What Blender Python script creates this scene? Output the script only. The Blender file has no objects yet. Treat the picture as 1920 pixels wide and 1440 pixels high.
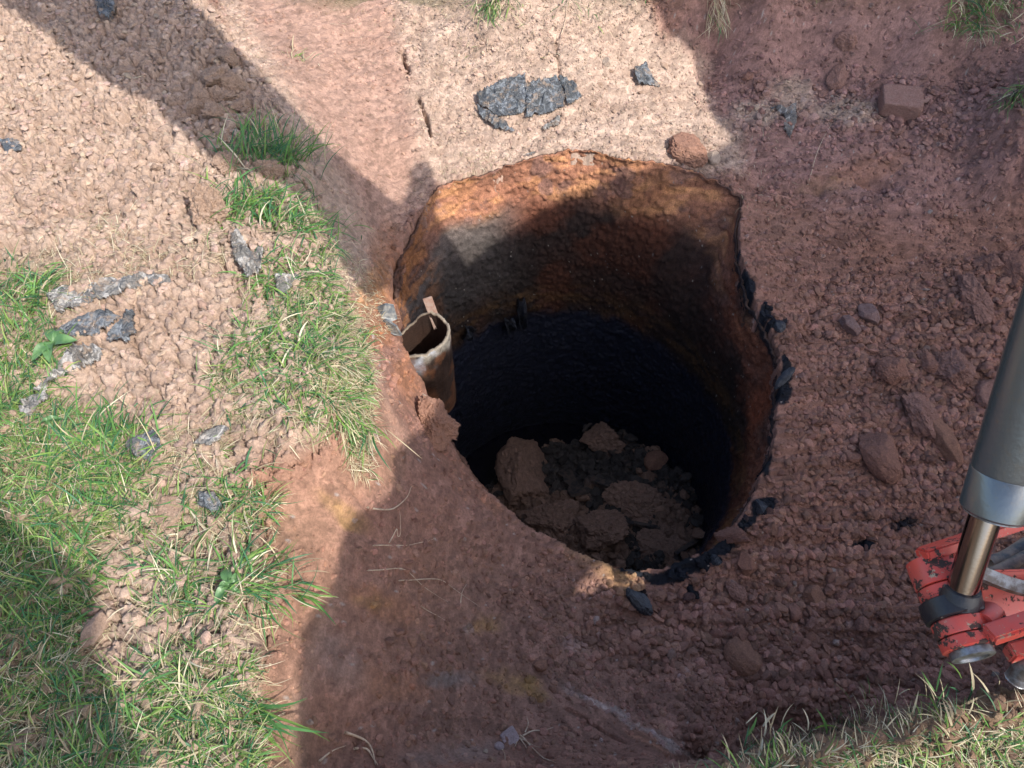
import bpy, math, random
import numpy as np
from mathutils import Vector, Matrix

# ------------------------------------------------------------------ camera, sky, sun, exposure
SC = bpy.context.scene
DEBUG = False
COL = SC.collection
CAMH, PITCH, FPX = 1.6, math.radians(52.0), 1450.0       # focal length in pixels of a 1920 px wide picture
cam_d = bpy.data.cameras.new('camera')
cam = bpy.data.objects.new('camera', cam_d)
COL.objects.link(cam)
cam.location = (0, 0, CAMH)
cam.rotation_euler = (math.pi/2 - PITCH, 0, 0)
cam_d.sensor_width = 36
cam_d.lens = FPX/1920*36
cam_d.clip_start = 0.05
cam_d.clip_end = 400
SC.camera = cam

SUN = np.array([0.50, -0.50, 0.75]); SUN /= np.linalg.norm(SUN)
world = bpy.data.worlds.new('World'); SC.world = world; world.use_nodes = True
wn = world.node_tree
for n in list(wn.nodes): wn.nodes.remove(n)
sky = wn.nodes.new('ShaderNodeTexSky'); sky.sky_type = 'NISHITA'; sky.sun_disc = False
sky.sun_elevation = math.asin(SUN[2]); sky.sun_rotation = math.atan2(SUN[0], SUN[1])
sky.air_density = 1.0; sky.dust_density = 2.5; sky.ozone_density = 0.6
bg = wn.nodes.new('ShaderNodeBackground'); bg.inputs[1].default_value = 0.15
wo = wn.nodes.new('ShaderNodeOutputWorld')
wn.links.new(sky.outputs[0], bg.inputs[0]); wn.links.new(bg.outputs[0], wo.inputs[0])
sl = bpy.data.lights.new('sun', 'SUN'); sl.energy = 3.0; sl.angle = math.radians(0.5); sl.color = (1.0, 0.95, 0.87)
so = bpy.data.objects.new('sun', sl); COL.objects.link(so)
so.rotation_euler = Vector(SUN).to_track_quat('Z', 'Y').to_euler(); so.location = (3, -3, 6)
SC.view_settings.view_transform = 'Standard'; SC.view_settings.look = 'None'
SC.view_settings.gamma = 1; SC.view_settings.use_curve_mapping = False
SC.view_settings.exposure = 1.08

rng = np.random.default_rng(7)
random.seed(7)
CP, SP = math.cos(PITCH), math.sin(PITCH)
FW, DN, RT = np.array([0, CP, -SP]), np.array([0, -SP, -CP]), np.array([1.0, 0, 0])
CAM = np.array([0, 0, CAMH])

def ray(px, py):
    d = FW + RT*(px-960)/FPX + DN*(py-720)/FPX
    return d
def W(px, py, z):                       # point at height z seen at a pixel of the photograph
    d = ray(px, py); t = (z-CAMH)/d[2]
    return CAM + d*t
def D(px, py, depth):                   # point at a depth along the view axis
    return CAM + ray(px, py)*depth
def to_px(x, y, z):
    dx, dy, dz = x-CAM[0], y-CAM[1], z-CAM[2]
    dep = dy*FW[1] + dz*FW[2]
    dep = np.where(np.abs(dep) < 1e-3, 1e-3, dep)
    return 960 + dx/dep*FPX, 720 + (dy*DN[1]+dz*DN[2])/dep*FPX, dep

# ------------------------------------------------------------------ noise
def h2(ix, iy, s=0):
    n = (ix.astype(np.int64)*374761393 + iy.astype(np.int64)*668265263 + s*1442695041) & 0xffffffff
    n = ((n ^ (n >> 13))*1274126177) & 0xffffffff
    n = ((n ^ (n >> 16))*2246822519) & 0xffffffff
    return ((n ^ (n >> 15)) & 0xffffff)/16777216.0
def vn(x, y, s=0):
    ix, iy = np.floor(x), np.floor(y); fx, fy = x-ix, y-iy
    fx = fx*fx*(3-2*fx); fy = fy*fy*(3-2*fy)
    a, b, c, d = h2(ix, iy, s), h2(ix+1, iy, s), h2(ix, iy+1, s), h2(ix+1, iy+1, s)
    return a + (b-a)*fx + (c-a)*fy + (a-b-c+d)*fx*fy
def fbm(x, y, f, o=4, s=0, g=.5):
    r = 0; a = 1; t = 0
    for i in range(o):
        r = r + a*(vn(x*f+17*i, y*f+31*i, s+i)-.5); t += a; a *= g; f *= 2.03
    return r/t*2
def cells(x, y, f, s=0, full=False):
    """distance to the nearest and second nearest point and the nearest cell's random number"""
    X, Y = x*f, y*f; ix, iy = np.floor(X), np.floor(Y)
    f1 = np.full(X.shape, 9.0); f2 = np.full(X.shape, 9.0); r = np.zeros(X.shape); DX = np.zeros(X.shape); DY = np.zeros(X.shape)
    for a in (-1, 0, 1):
        for b in (-1, 0, 1):
            cx, cy = ix+a, iy+b
            ax, ay = cx+h2(cx, cy, s)-X, cy+h2(cx, cy, s+5)-Y
            d = np.hypot(ax, ay)
            near = d < f1
            f2 = np.where(near, f1, np.minimum(f2, d))
            r = np.where(near, h2(cx, cy, s+9), r)
            if full: DX = np.where(near, ax, DX); DY = np.where(near, ay, DY)
            f1 = np.where(near, d, f1)
    return (f1, f2, r, DX, DY) if full else (f1, f2, r)
def crumbs(x, y, f, s=0, cover=1.0, ang=.35):
    """rounded lumps, one per cell, of unequal height"""
    f1, f2, r, dx, dy = cells(x, y, f, s, True)
    rad = .38+.42*((r*7.3) % 1)
    dome = np.sqrt(np.clip(1-(f1/rad)**2, 0, 1))
    p1 = .75+1.5*(dx*(((r*31.7) % 1)-.5)+dy*(((r*47.3) % 1)-.5))*2
    p2 = .9+2.2*(dx*(((r*71.9) % 1)-.5)+dy*(((r*93.1) % 1)-.5))*2
    flat = np.clip(np.minimum(np.minimum(dome*1.15, p1), p2), 0, 1)*sm(0, .10, f2-f1)
    return np.where(r < cover, flat*(.35+.65*((r*13.7) % 1)), 0), r
def sm(a, b, x):
    t = np.clip((x-a)/(b-a), 0, 1); return t*t*(3-2*t)
def inpoly(px, py, poly):
    p = np.asarray(poly, float); c = np.zeros(np.shape(px), bool)
    x0, y0 = p[-1]
    for x1, y1 in p:
        if y0 != y1:
            c ^= ((y1 > py) != (y0 > py)) & (px < (x0-x1)*(py-y1)/(y0-y1)+x1)
        x0, y0 = x1, y1
    return c
def polydist(px, py, poly):             # signed: positive inside
    p = np.asarray(poly, float); d = np.full(np.shape(px), 1e9)
    x0, y0 = p[-1]
    for x1, y1 in p:
        ex, ey = x1-x0, y1-y0; L = ex*ex+ey*ey+1e-9
        t = np.clip(((px-x0)*ex+(py-y0)*ey)/L, 0, 1)
        d = np.minimum(d, np.hypot(px-x0-t*ex, py-y0-t*ey)); x0, y0 = x1, y1
    return np.where(inpoly(px, py, poly), d, -d)

# ------------------------------------------------------------------ the tank shaft and the control points of the ground
TCX, TCY, TR = 0.27, 1.95, 0.71
RIMPX = [(812,362),(850,345),(920,325),(1000,297),(1060,288),(1130,290),(1180,305),(1250,310),(1320,330),(1390,372),(1382,430),(1385,480),
         (1405,560),(1440,620),(1462,680),(1458,750),(1450,820),(1435,890),(1400,950),(1360,1010),(1300,1050),(1240,1072),
         (1180,1070),(1110,1050),(1040,1020),(980,985),(930,942),(885,890),(850,842),(820,790),(745,590),(738,540),(742,480),(775,420)]
RIMPX = RIMPX[:]
def cyl_hit(px, py, r=TR):
    d = ray(px, py)
    a = d[0]**2+d[1]**2; ox, oy = -TCX, -TCY
    b = 2*(ox*d[0]+oy*d[1]); c = ox*ox+oy*oy-r*r
    q = b*b-4*a*c
    if q < 0: return None
    s = math.sqrt(q); return [CAM+d*((-b-s)/2/a), CAM+d*((-b+s)/2/a)]
RIMZ = {0:-.40,1:-.39,2:-.38,3:-.36,4:-.35,5:-.35,6:-.36,7:-.38,8:-.42,9:-.48,10:-.52,11:-.56,12:-.62,13:-.68,14:-.74,15:-.8,16:-.86,17:-.9,18:-.93,
        19:-.95,20:-.96,21:-.95,22:-.93,23:-.9,24:-.87,25:-.82,26:-.76,27:-.68,28:-.6,29:-.52,30:-.45,31:-.44,32:-.43,33:-.41}
RIMW = np.array([W(*RIMPX[i], RIMZ[i]) for i in range(len(RIMPX))])
if False:
    for i, p in enumerate(RIMW): print('RIM', i, RIMPX[i], np.round(p, 2), 'r', round(float(math.hypot(p[0]-TCX, p[1]-TCY)), 3))

CPTS = [  # px, py, z
 (480,1440,0),(500,1250,0),(490,1080,0),(520,930,0),(600,850,0),(650,780,-.01),(680,700,-.02),(655,600,-.03),(635,520,-.04),(612,440,-.05),(585,340,-.05),(545,240,-.03),(480,140,0),(420,50,0),(400,-60,0),
 (600,1440,-.22),(600,1320,-.2),(600,1200,-.18),(625,1090,-.18),(650,980,-.17),(700,900,-.18),(745,840,-.25),(740,760,-.22),(722,690,-.2),(705,620,-.2),(690,560,-.22),(680,480,-.24),(670,400,-.24),(650,300,-.2),(625,200,-.15),(600,100,-.11),(580,0,-.06),
 (750,400,-.40),(730,440,-.42),(720,490,-.42),(745,330,-.36),(780,260,-.28),(720,200,-.24),(700,100,-.18),(720,0,-.1),
 (0,0,.02),(200,0,.03),(0,200,.05),(200,200,.06),(350,200,.03),(100,400,.04),(300,400,.05),(450,400,.02),(0,600,.0),(200,600,.03),(400,600,.04),(550,600,.02),(100,800,0),(300,800,.03),(450,800,.03),(0,1000,-.02),(150,1000,-.02),(350,1000,0),(100,1200,-.05),(170,1150,-.06),(350,1150,0),(0,1400,-.03),(200,1350,-.03),(350,1300,0),(350,1440,0),
 (830,310,-.36),(840,240,-.31),(850,120,-.2),(860,0,-.06),(880,-40,0),(950,-10,0),(1100,0,-.03),(1100,-50,0),(960,230,-.29),(960,120,-.18),(1100,230,-.3),(1100,120,-.18),(1220,230,-.33),(1220,120,-.24),(1230,30,-.08),(1200,-40,0),
 (1330,-15,0),(1450,0,.0),(1600,-20,0),(1760,-10,0),(1850,-5,0),(1920,5,0),(2010,110,0),
 (1300,60,-.14),(1330,110,-.26),(1500,128,-.27),(1650,140,-.28),(1790,150,-.28),(1880,170,-.26),(1450,60,-.12),(1600,60,-.13),(1740,75,-.13),(1850,70,-.12),(1920,90,-.13),
 (1350,200,-.36),(1450,190,-.34),(1450,235,-.36),(1550,180,-.34),(1600,225,-.36),(1700,215,-.37),(1750,250,-.37),(1850,270,-.37),(1950,290,-.37),(1350,290,-.42),
 (1430,330,-.5),(1500,310,-.46),(1600,280,-.42),(1600,400,-.58),(1700,310,-.46),(1700,420,-.62),(1800,330,-.5),(1830,430,-.66),(1900,450,-.68),(1980,430,-.66),
 (1450,430,-.6),(1470,540,-.7),(1550,500,-.73),(1700,520,-.76),(1850,530,-.76),(1980,520,-.75),
 (1530,620,-.8),(1650,620,-.83),(1800,620,-.84),(1950,620,-.84),(1540,750,-.88),(1700,750,-.9),(1900,750,-.9),(1530,900,-.95),(1700,900,-.97),(1900,900,-.97),
 (1480,1020,-1.0),(1400,1110,-1.02),(1600,1050,-1.03),(1800,1050,-1.03),(2000,1050,-1.02),(1250,1130,-1.0),(1450,1200,-1.05),(1650,1200,-1.06),(1900,1200,-1.05),
 (1500,1310,-1.05),(1700,1290,-1.05),(1900,1270,-1.05),(1350,1330,-.97),(1200,1240,-.98),(1200,1340,-.88),(1100,1150,-.95),(1050,1250,-.85),
 (1000,1100,-.86),(950,1180,-.76),(900,1070,-.7),(900,980,-.66),(830,930,-.5),(840,1060,-.58),(800,840,-.42),(780,980,-.42),(740,1050,-.38),(740,1180,-.42),(850,1180,-.62),(850,1300,-.58),(720,1300,-.36),(720,1420,-.34),(850,1420,-.5),(950,1320,-.7),(1000,1420,-.6),(1100,1330,-.75),(1150,1420,-.66),(1260,1420,-.72),(1320,1385,-.86),
 (1290,1450,0),(1380,1424,0),(1460,1401,0),(1540,1378,0),(1620,1359,0),(1700,1342,0),(1780,1325,0),(1860,1308,0),(1940,1290,0),(2020,1272,0),
]
def build_controls():
    pts = [W(*p) for p in CPTS]
    for i, p in enumerate(RIMW):
        pts.append(p)
    for px in range(1400, 2100, 80):          # foot of the near bank, under its edge
        e = W(px, np.interp(px, [1290,1380,1540,1620,1780,1940,2100], [1450,1424,1378,1359,1325,1290,1256]), 0)
        for back in (.05, .13, .25): pts.append(np.array([e[0]-.01, e[1]-back, .0]))
        pts.append(np.array([e[0]+.02, e[1]+.10, -.85*min(1, .7+.3*max(0, (px-1300)/160))]))
    pts += [np.array(p) for p in [(-.45,.2,0),(-.2,.22,-.02),(0,.22,0),(.15,.24,0),(.3,.25,0),(.6,.1,0),(1,.1,0),(1.5,.2,0),(2.2,.3,0),(-1.2,.3,-.02),(-2.2,.5,0),(-2.2,2,0),(-2.6,3.5,0),
            (0,-.4,0),(1.5,-.6,0),(-1.5,-.6,0),(3,-.3,0),(2.6,1.2,-.95),(2.7,2.0,-.8),(2.7,2.6,-.6),(3.2,1.2,-.3),(3.3,2.2,-.2),(3.7,1,0),(3.8,2.3,0),(3.2,3.2,0),(2.2,3.35,0),
            (-2,4.2,.05),(-.5,4.1,.03),(1,4.1,.02),(2.5,4.2,0),(-3.5,2,0),(-3.5,0,0),(5,2,0),(0,6,0),(5,-1,0),(-5,5,0),(5,5,0)]]
    # inside of the shaft: keep the surface at the rim's own level
    for a in range(0, 360, 30):
        j = np.argmin([abs(((math.degrees(math.atan2(p[1]-TCY, p[0]-TCX))-a+180) % 360)-180) for p in RIMW])
        q = RIMW[j]; pts.append(np.array([TCX+(q[0]-TCX)*.75, TCY+(q[1]-TCY)*.75, q[2]-.02]))
    return np.array(pts)
CT = build_controls()
n = len(CT)
_K = np.hypot(CT[:, None, 0]-CT[None, :, 0], CT[:, None, 1]-CT[None, :, 1])
_K = -np.sqrt(_K**2+.03**2)
_K[np.arange(n), np.arange(n)] += .004
_A = np.zeros((n+1, n+1)); _A[:n, :n] = _K; _A[:n, n] = 1; _A[n, :n] = 1
_w = np.linalg.solve(_A, np.append(CT[:, 2], 0))
def base_h(x, y):
    x = np.asarray(x, float); sh = x.shape; xf = x.ravel(); yf = np.asarray(y, float).ravel()
    out = np.empty(xf.size, np.float32)
    c32 = CT.astype(np.float32); w32 = _w.astype(np.float32)
    for i in range(0, xf.size, 40000):
        a = xf[i:i+40000, None].astype(np.float32)-c32[None, :, 0]; b = yf[i:i+40000, None].astype(np.float32)-c32[None, :, 1]
        out[i:i+40000] = -(np.sqrt(a*a+b*b+.0009)) @ w32[:n] + w32[n]
    out = out.reshape(sh).astype(float)
    far = sm(3.6, 5.5, np.hypot(x-0.3, np.asarray(y)-1.6))
    return out*(1-far)
# outline of the opening as radius by angle
_ra = np.array([math.atan2(p[1]-TCY, p[0]-TCX) for p in RIMW]); _rr = np.hypot(RIMW[:, 0]-TCX, RIMW[:, 1]-TCY)
_o = np.argsort(_ra); _ra, _rr, _rz = _ra[_o], _rr[_o], RIMW[_o, 2]
def rim_r(a): return np.interp(a, _ra, _rr, period=2*math.pi)
def rim_z(a): return np.interp(a, _ra, _rz, period=2*math.pi)

# ------------------------------------------------------------------ ground grid, finer where the photograph is close
def axis(lo, hi, step, out_lo, out_hi):
    a = list(np.arange(lo, hi, step)); s = step; v = a[0]; L = []
    while v > out_lo: s *= 1.16; v -= s; L.append(v)
    s = step; v = a[-1]; R = []
    while v < out_hi: s *= 1.16; v += s; R.append(v)
    return np.array(L[::-1]+a+R)
gx = axis(-2.25, 2.3, .0062, -60, 60)
gy = axis(.22, 3.55, .0056, -60, 90)
GX, GY = np.meshgrid(gx, gy)
GB = base_h(GX, GY)
SX = GX+GB*(-.9+1.8*sm(-.3, 2.5, GX)); SY = GY+.9*GB      # noise coordinates that keep their scale on the steep faces
# masks: laid out on the photograph, kept as positions on the ground
PX, PY, _dep = to_px(GX, GY, GB)
wob = fbm(GX, GY, 9, 3, 40)*26
wob2 = fbm(GX, GY, 26, 3, 44)*22
front = _dep > .25
def blob(cx, cy, rx, ry, rot=0, soft=.5, jag=1.0):
    a = math.radians(rot); dx, dy = PX-cx+wob*jag*.6, PY-cy+wob2*jag*.6
    u = (dx*math.cos(a)+dy*math.sin(a))/rx; v = (-dx*math.sin(a)+dy*math.cos(a))/ry
    return np.where(front, 1-sm(1-soft, 1+soft, np.hypot(u, v)), 0)
def pmask(poly, soft=40, jag=1.0):
    d = polydist(PX, PY, poly)+wob*jag+wob2*jag*.5
    return np.where(front, sm(-soft, soft, d), 0)
UP = [(-900,-900),(400,-900),(400,0),(440,70),(500,160),(560,250),(590,340),(620,440),(645,520),(665,600),(690,700),(660,790),(600,860),(520,930),(500,1080),(520,1250),(500,1600),(-900,1600)]
m_up = pmask(UP, 18, .7)                                    # turf and spoil level on the left
m_dry_lit = np.maximum(m_up, pmask([(350,-900),(1290,-900),(1210,0),(1240,60),(1320,130),(1330,220),(1400,260),(1400,330),(1200,320),(1000,310),(820,350),(760,410),(690,560),(560,500),(400,0)], 26))
m_dry_lit = np.maximum(m_dry_lit, np.maximum.reduce([blob(1480,185,40,38), blob(1585,215,75,26), blob(1420,215,50,22)])*.9)  # ledge blobs: sun patches painted in as pale dry soil
m_bank = pmask([(480,900),(600,840),(700,700),(755,820),(740,900),(670,960),(640,1060),(600,1180),(560,1440),(470,1440),(500,1100)], 30)
m_smooth = np.maximum.reduce([pmask([(430,-40),(720,-40),(760,110),(790,300),(770,420),(700,480),(640,330),(560,200)], 30, .6)*.85,
    blob(1700,60,190,60)*.9, blob(1450,70,130,50)*.6, blob(600,960,90,60,35)*.9, blob(720,1130,60,28,20)*.9, blob(700,1280,90,38,15), blob(850,1275,70,26)*.9,
    blob(650,1230,60,90)*.8, blob(850,1420,110,30)*.9, blob(960,1060,40,50,45)*.7, blob(1150,1370,190,26,27)*.9, blob(960,1280,70,30,20)*.8, blob(780,900,60,50)*.6, blob(1080,1205,50,22,20)*.7,
    blob(960,1170,40,40)*.6, blob(1620,310,90,40,-12)*.5, blob(1540,1390,60,30)*.05])
m_rubble = np.maximum.reduce([pmask([(1470,540),(1960,480),(1960,1320),(1300,1340),(1050,1200),(1180,1090),(1420,1040),(1500,800)], 50), pmask([(1380,140),(1960,170),(1960,300),(1500,260),(1380,230)], 22)])
m_floor = pmask([(700,880),(1000,1000),(1180,1080),(1420,960),(1470,640),(1400,330),(1960,260),(2300,600),(2300,1320),(1300,1370),(1100,1480),(560,1480),(600,1180),(650,1000)], 20)

def relief(X, Y, up, dry, smooth, rubble, floor):
    X, Y = SX, SY
    z = np.zeros(X.shape)
    wx = X+.012*fbm(X, Y, 22, 2, 3); wy = Y+.012*fbm(X, Y, 22, 2, 8)
    rough = 1-.78*smooth
    z += .020*fbm(X, Y, 5, 3, 60)*(1-.6*smooth)
    z += .010*fbm(X, Y, 17, 3, 61)*rough
    big, _ = crumbs(wx, wy, 13, 70, .42); mid, r2 = crumbs(wx, wy, 27, 71, .75); sml, r3 = crumbs(wx, wy, 58, 72, .9); tin, r4 = crumbs(wx, wy, 118, 73, .95)
    # loose soil of the pit
    z += rough*rubble*(.022*big + .018*mid + .008*sml)
    z += rough*(1-rubble)*(1-up)*(.008*big + .010*mid + .006*sml)
    z += (1-up)*(.25+.75*rough)*.004*fbm(X, Y, 60, 3, 62)
    # dry crust: cracked plates
    f1, f2, r = cells(wx, wy, 24, 80); e = sm(.02, .22, f2-f1)
    b1_, b2_, b3_ = cells(wx+.02*fbm(X, Y, 12, 2, 84), wy, 11, 83); g1, g2, q = cells(wx, wy, 55, 81); e2 = sm(.02, .25, g2-g1)
    z += up*rough*(-.024*(1-sm(.02, .12, b2_-b1_)) + .014*b3_ -.014*(1-e) - .006*(1-e2) + .014*r*e + .005*q*e2 + .006*fbm(X, Y, 40, 3, 63) + .010*big + .006*mid)
    # drag marks of the digger bucket
    s = fbm(X*1.0+Y*.25, Y*7-X*4.5, 5, 3, 65)
    z += smooth*.005*s*(1-.5*up)
    return z, (r2, r3, r, q, e*.6+e2*.4)
GR, (R2, R3, RC, RQ, EDGE) = relief(GX, GY, m_up, m_dry_lit, m_smooth, m_rubble, m_floor)
fade = 1-sm(2.6, 4.5, np.hypot(GX-.2, GY-1.7))
GZ = GB + GR*(.15+.85*fade)
# ledges, cracks and hollows
def dent(pts, w, depth):
    global GZ
    p = [(W(a, b, float(base_h(np.array([0.]), np.array([0.]))[0]*0 + z))[:2]) for a, b, z in pts]
    d = np.full(GX.shape, 9.0)
    for (x0, y0), (x1, y1) in zip(p[:-1], p[1:]):
        ex, ey = x1-x0, y1-y0; L = ex*ex+ey*ey
        t = np.clip(((GX-x0)*ex+(GY-y0)*ey)/L, 0, 1)
        d = np.minimum(d, np.hypot(GX-x0-t*ex, GY-y0-t*ey))
    ww = w*(1+.7*fbm(GX, GY, 30, 2, 91))
    GZ = GZ-depth*np.exp(-(d/ww)**2)
dent([(755,105,-.2),(768,145,-.23)], .008, .07); dent([(785,190,-.26),(800,225,-.29),(808,262,-.31)], .007, .06)
dent([(1040,100,-.18),(1050,140,-.19)], .006, .03)
dent([(1880,250,-.4),(1910,330,-.45)], .03, .06); dent([(1620,340,-.5),(1660,350,-.52)], .03, .05); dent([(1500,640,-.8),(1540,560,-.75)], .03, .03)
dent([(1060,1330,-.75),(1180,1390,-.7)],   .006, .018); dent([(745,870,-.25),(735,800,-.24)], .02, .04); dent([(650,980,-.17),(690,1000,-.25)], .02, .03)
dent([(1680,255,-.4),(1780,275,-.4),(1880,300,-.42)], .02, .035); dent([(1420,345,-.5),(1540,355,-.52)], .02, .03); dent([(350,360,.05),(352,395,.05)], .012, .03)
dent([(20,460,.03),(90,480,.03)], .03, .05); dent([(640,900,-.1),(700,960,-.2)], .006, .02)
dent([(1395,870,-.98),(1200,1260,-.98)], .03, .0)
# the opening
AN = np.arctan2(GY-TCY, GX-TCX); RD = np.hypot(GX-TCX, GY-TCY)
ROUT = rim_r(AN)-.012*sm(.3, -.2, np.sin(AN))+.014*fbm(GX, GY, 25, 4, 95, .6)+.016*fbm(GX, GY, 8, 2, 96)
inside = RD < ROUT
GZ = np.where(RD < ROUT+.004, GZ-.10, GZ)

def hsample(x, y, G=None):
    G = GZ if G is None else G
    x = np.atleast_1d(np.asarray(x, float)); y = np.atleast_1d(np.asarray(y, float))
    i = np.clip(np.searchsorted(gx, x)-1, 0, len(gx)-2); j = np.clip(np.searchsorted(gy, y)-1, 0, len(gy)-2)
    fx = (x-gx[i])/(gx[i+1]-gx[i]); fy = (y-gy[j])/(gy[j+1]-gy[j])
    return (G[j, i]*(1-fx)+G[j, i+1]*fx)*(1-fy)+(G[j+1, i]*(1-fx)+G[j+1, i+1]*fx)*fy
FLOORZ = -2.18
def surf(x, y):
    z = hsample(x, y)
    r = np.hypot(x-TCX, y-TCY)
    return np.where(r < rim_r(np.arctan2(y-TCY, x-TCX)), FLOORZ, z)
def hit(px, py):
    d = ray(px, py); t = np.arange(.5, 9, .004)
    p = CAM[None]+d[None]*t[:, None]
    u = p[:, 2] < surf(p[:, 0], p[:, 1])
    if not u.any(): return W(px, py, 0)
    return p[np.argmax(u)]
def normal_at(x, y, e=.03):
    a = hsample(x+e, y)[0]-hsample(x-e, y)[0]; b = hsample(x, y+e)[0]-hsample(x, y-e)[0]
    v = Vector((-a/2/e, -b/2/e, 1)); v.normalize(); return v

# ------------------------------------------------------------------ helpers for objects and materials
def link(o): COL.objects.link(o); return o
def mesh_obj(name, V, F, mat=None, parent=None, smooth=True, col=None):
    me = bpy.data.meshes.new(name)
    V = np.asarray(V, np.float32)
    if isinstance(F, np.ndarray) and F.ndim == 2:
        k = F.shape[1]
        me.vertices.add(len(V)); me.vertices.foreach_set('co', V.ravel())
        me.loops.add(F.size); me.loops.foreach_set('vertex_index', F.ravel().astype(np.int32))
        me.polygons.add(len(F)); me.polygons.foreach_set('loop_start', np.arange(0, F.size, k, dtype=np.int32))
        me.update(calc_edges=True)
    else:
        me.from_pydata([tuple(map(float, v)) for v in V], [], [tuple(int(i) for i in f) for f in F]); me.update()
    me.polygons.foreach_set('use_smooth', np.full(len(me.polygons), smooth))
    if col is not None:
        for cn, cv in col.items():
            a = me.color_attributes.new(cn, 'FLOAT_COLOR', 'POINT')
            c = np.ones((len(V), 4), np.float32); c[:, :cv.shape[1]] = cv
            a.data.foreach_set('color', c.ravel())
    if mat: me.materials.append(mat)
    o = bpy.data.objects.new(name, me); link(o)
    if parent: o.parent = parent
    return o
def tag(o, label=None, cat=None, group=None, kind=None):
    if label: o['label'] = label
    if cat: o['category'] = cat
    if group: o['group'] = group
    if kind: o['kind'] = kind
    return o
def empty(name, loc=(0, 0, 0)):
    o = bpy.data.objects.new(name, None); o.location = loc; o.empty_display_size = .1; return link(o)
class N:
    def __init__(s, name):
        s.m = bpy.data.materials.new(name); s.m.use_nodes = True; s.t = s.m.node_tree
        s.b = s.t.nodes['Principled BSDF']
    def add(s, typ, **kw):
        n = s.t.nodes.new(typ)
        for k, v in kw.items():
            if k.startswith('i_'): n.inputs[k[2:].replace('_', ' ')].default_value = v
            else: setattr(n, k, v)
        return n
    def L(s, a, b): s.t.links.new(a, b)
    def coords(s): return s.add('ShaderNodeNewGeometry').outputs['Position']
    def objc(s): return s.add('ShaderNodeTexCoord').outputs['Object']
    def noise(s, v, scale, detail=4, rough=.6):
        n = s.add('ShaderNodeTexNoise'); n.inputs['Scale'].default_value = scale; n.inputs['Detail'].default_value = detail; n.inputs['Roughness'].default_value = rough
        s.L(v, n.inputs['Vector']); return n.outputs['Fac']
    def ramp(s, f, stops):
        r = s.add('ShaderNodeValToRGB'); s.L(f, r.inputs[0]); e = r.color_ramp.elements
        while len(e) < len(stops): e.new(.5)
        for x, (p, c) in zip(e, stops): x.position = p; x.color = tuple(c)+(1,) if not isinstance(c, float) else (c, c, c, 1)
        return r.outputs[0]
    def mix(s, f, a, b, mode='MIX'):
        m = s.add('ShaderNodeMix', data_type='RGBA', blend_type=mode)
        for i, v in ((0, f), (6, a), (7, b)):
            if hasattr(v, 'is_output'): s.L(v, m.inputs[i])
            else: m.inputs[i].default_value = v if i == 0 else tuple(v)+(1,)
        return m.outputs[2]
    def bump(s, h, st, dist=.01):
        b = s.add('ShaderNodeBump'); b.inputs['Strength'].default_value = st; b.inputs['Distance'].default_value = dist
        s.L(h, b.inputs['Height']); s.L(b.outputs[0], s.b.inputs['Normal']); return b
def set_spec(n, v): n.b.inputs['Specular IOR Level'].default_value = v
def soil_like(name, rough=.92, spec=.25, bs=.8, var=(.72, 1.3)):
    n = N(name); a = n.add('ShaderNodeVertexColor', layer_name='tint').outputs[0]; v = n.coords()
    k = n.ramp(n.noise(v, 130, 5, .7), [(.3, float(var[0])), (.7, float(var[1]))])
    c = n.mix(1.0, a, k, 'MULTIPLY'); n.L(c, n.b.inputs['Base Color'])
    n.b.inputs['Roughness'].default_value = rough; set_spec(n, spec)
    n.bump(n.noise(v, 300, 5, .8), bs, .007); return n.m
def flat_mat(name, c, rough=.6, metal=0, spec=.5, c2=None, scale=20, bs=.2, bscale=120, lo=.42, hi=.6):
    n = N(name); v = n.objc()
    if c2: n.L(n.mix(n.ramp(n.noise(v, scale, 6, .65), [(lo, 0.), (hi, 1.)]), c, c2), n.b.inputs['Base Color'])
    else: n.b.inputs['Base Color'].default_value = tuple(c)+(1,)
    n.b.inputs['Roughness'].default_value = rough; n.b.inputs['Metallic'].default_value = metal; set_spec(n, spec)
    if bs: n.bump(n.noise(v, bscale, 5, .7), bs, .003)
    return n.m
M_SOIL = soil_like('soil')

# ------------------------------------------------------------------ colour of the ground
def C(*c): return np.array(c)
DRY, DRY2 = C(.335,.235,.180), C(.43,.318,.252)
MOIST, MOIST2 = C(.235,.124,.092), C(.300,.166,.128)
def lerp(a, b, t): return a*(1-t[..., None])+b*t[..., None]
big_n = fbm(SX, SY, 4, 4, 100)*.5+.5; mid_n = fbm(SX, SY, 14, 4, 101)*.5+.5; fin_n = fbm(SX, SY, 70, 3, 102)*.5+.5
col = lerp(np.broadcast_to(MOIST, GX.shape+(3,)), MOIST2, np.clip(mid_n*1.2-.1, 0, 1))
col = lerp(col, C(.26,.158,.12), blob(900,1220,330,200)*.6*np.clip(big_n*1.5, 0, 1))
col = lerp(col, C(.29,.172,.155), pmask([(1290,0),(1960,0),(1960,330),(1700,420),(1400,340),(1330,200)], 40)*.65)
dcol = lerp(np.broadcast_to(DRY, GX.shape+(3,)), DRY2, np.clip(mid_n*1.4-.2, 0, 1))
dcol = lerp(dcol, C(.29,.155,.105), np.clip(m_bank+blob(600,950,160,120)*.5, 0, 1)*.9)
dcol = lerp(dcol, C(.29,.165,.125), m_smooth*(1-m_bank)*.8)
col = lerp(col, dcol, np.maximum(m_dry_lit, m_bank))
OCH, ORG, GRY, TAR, PALE = C(.36,.22,.08), C(.30,.14,.075), C(.20,.18,.17), C(.012,.014,.020), C(.42,.36,.33)
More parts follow.
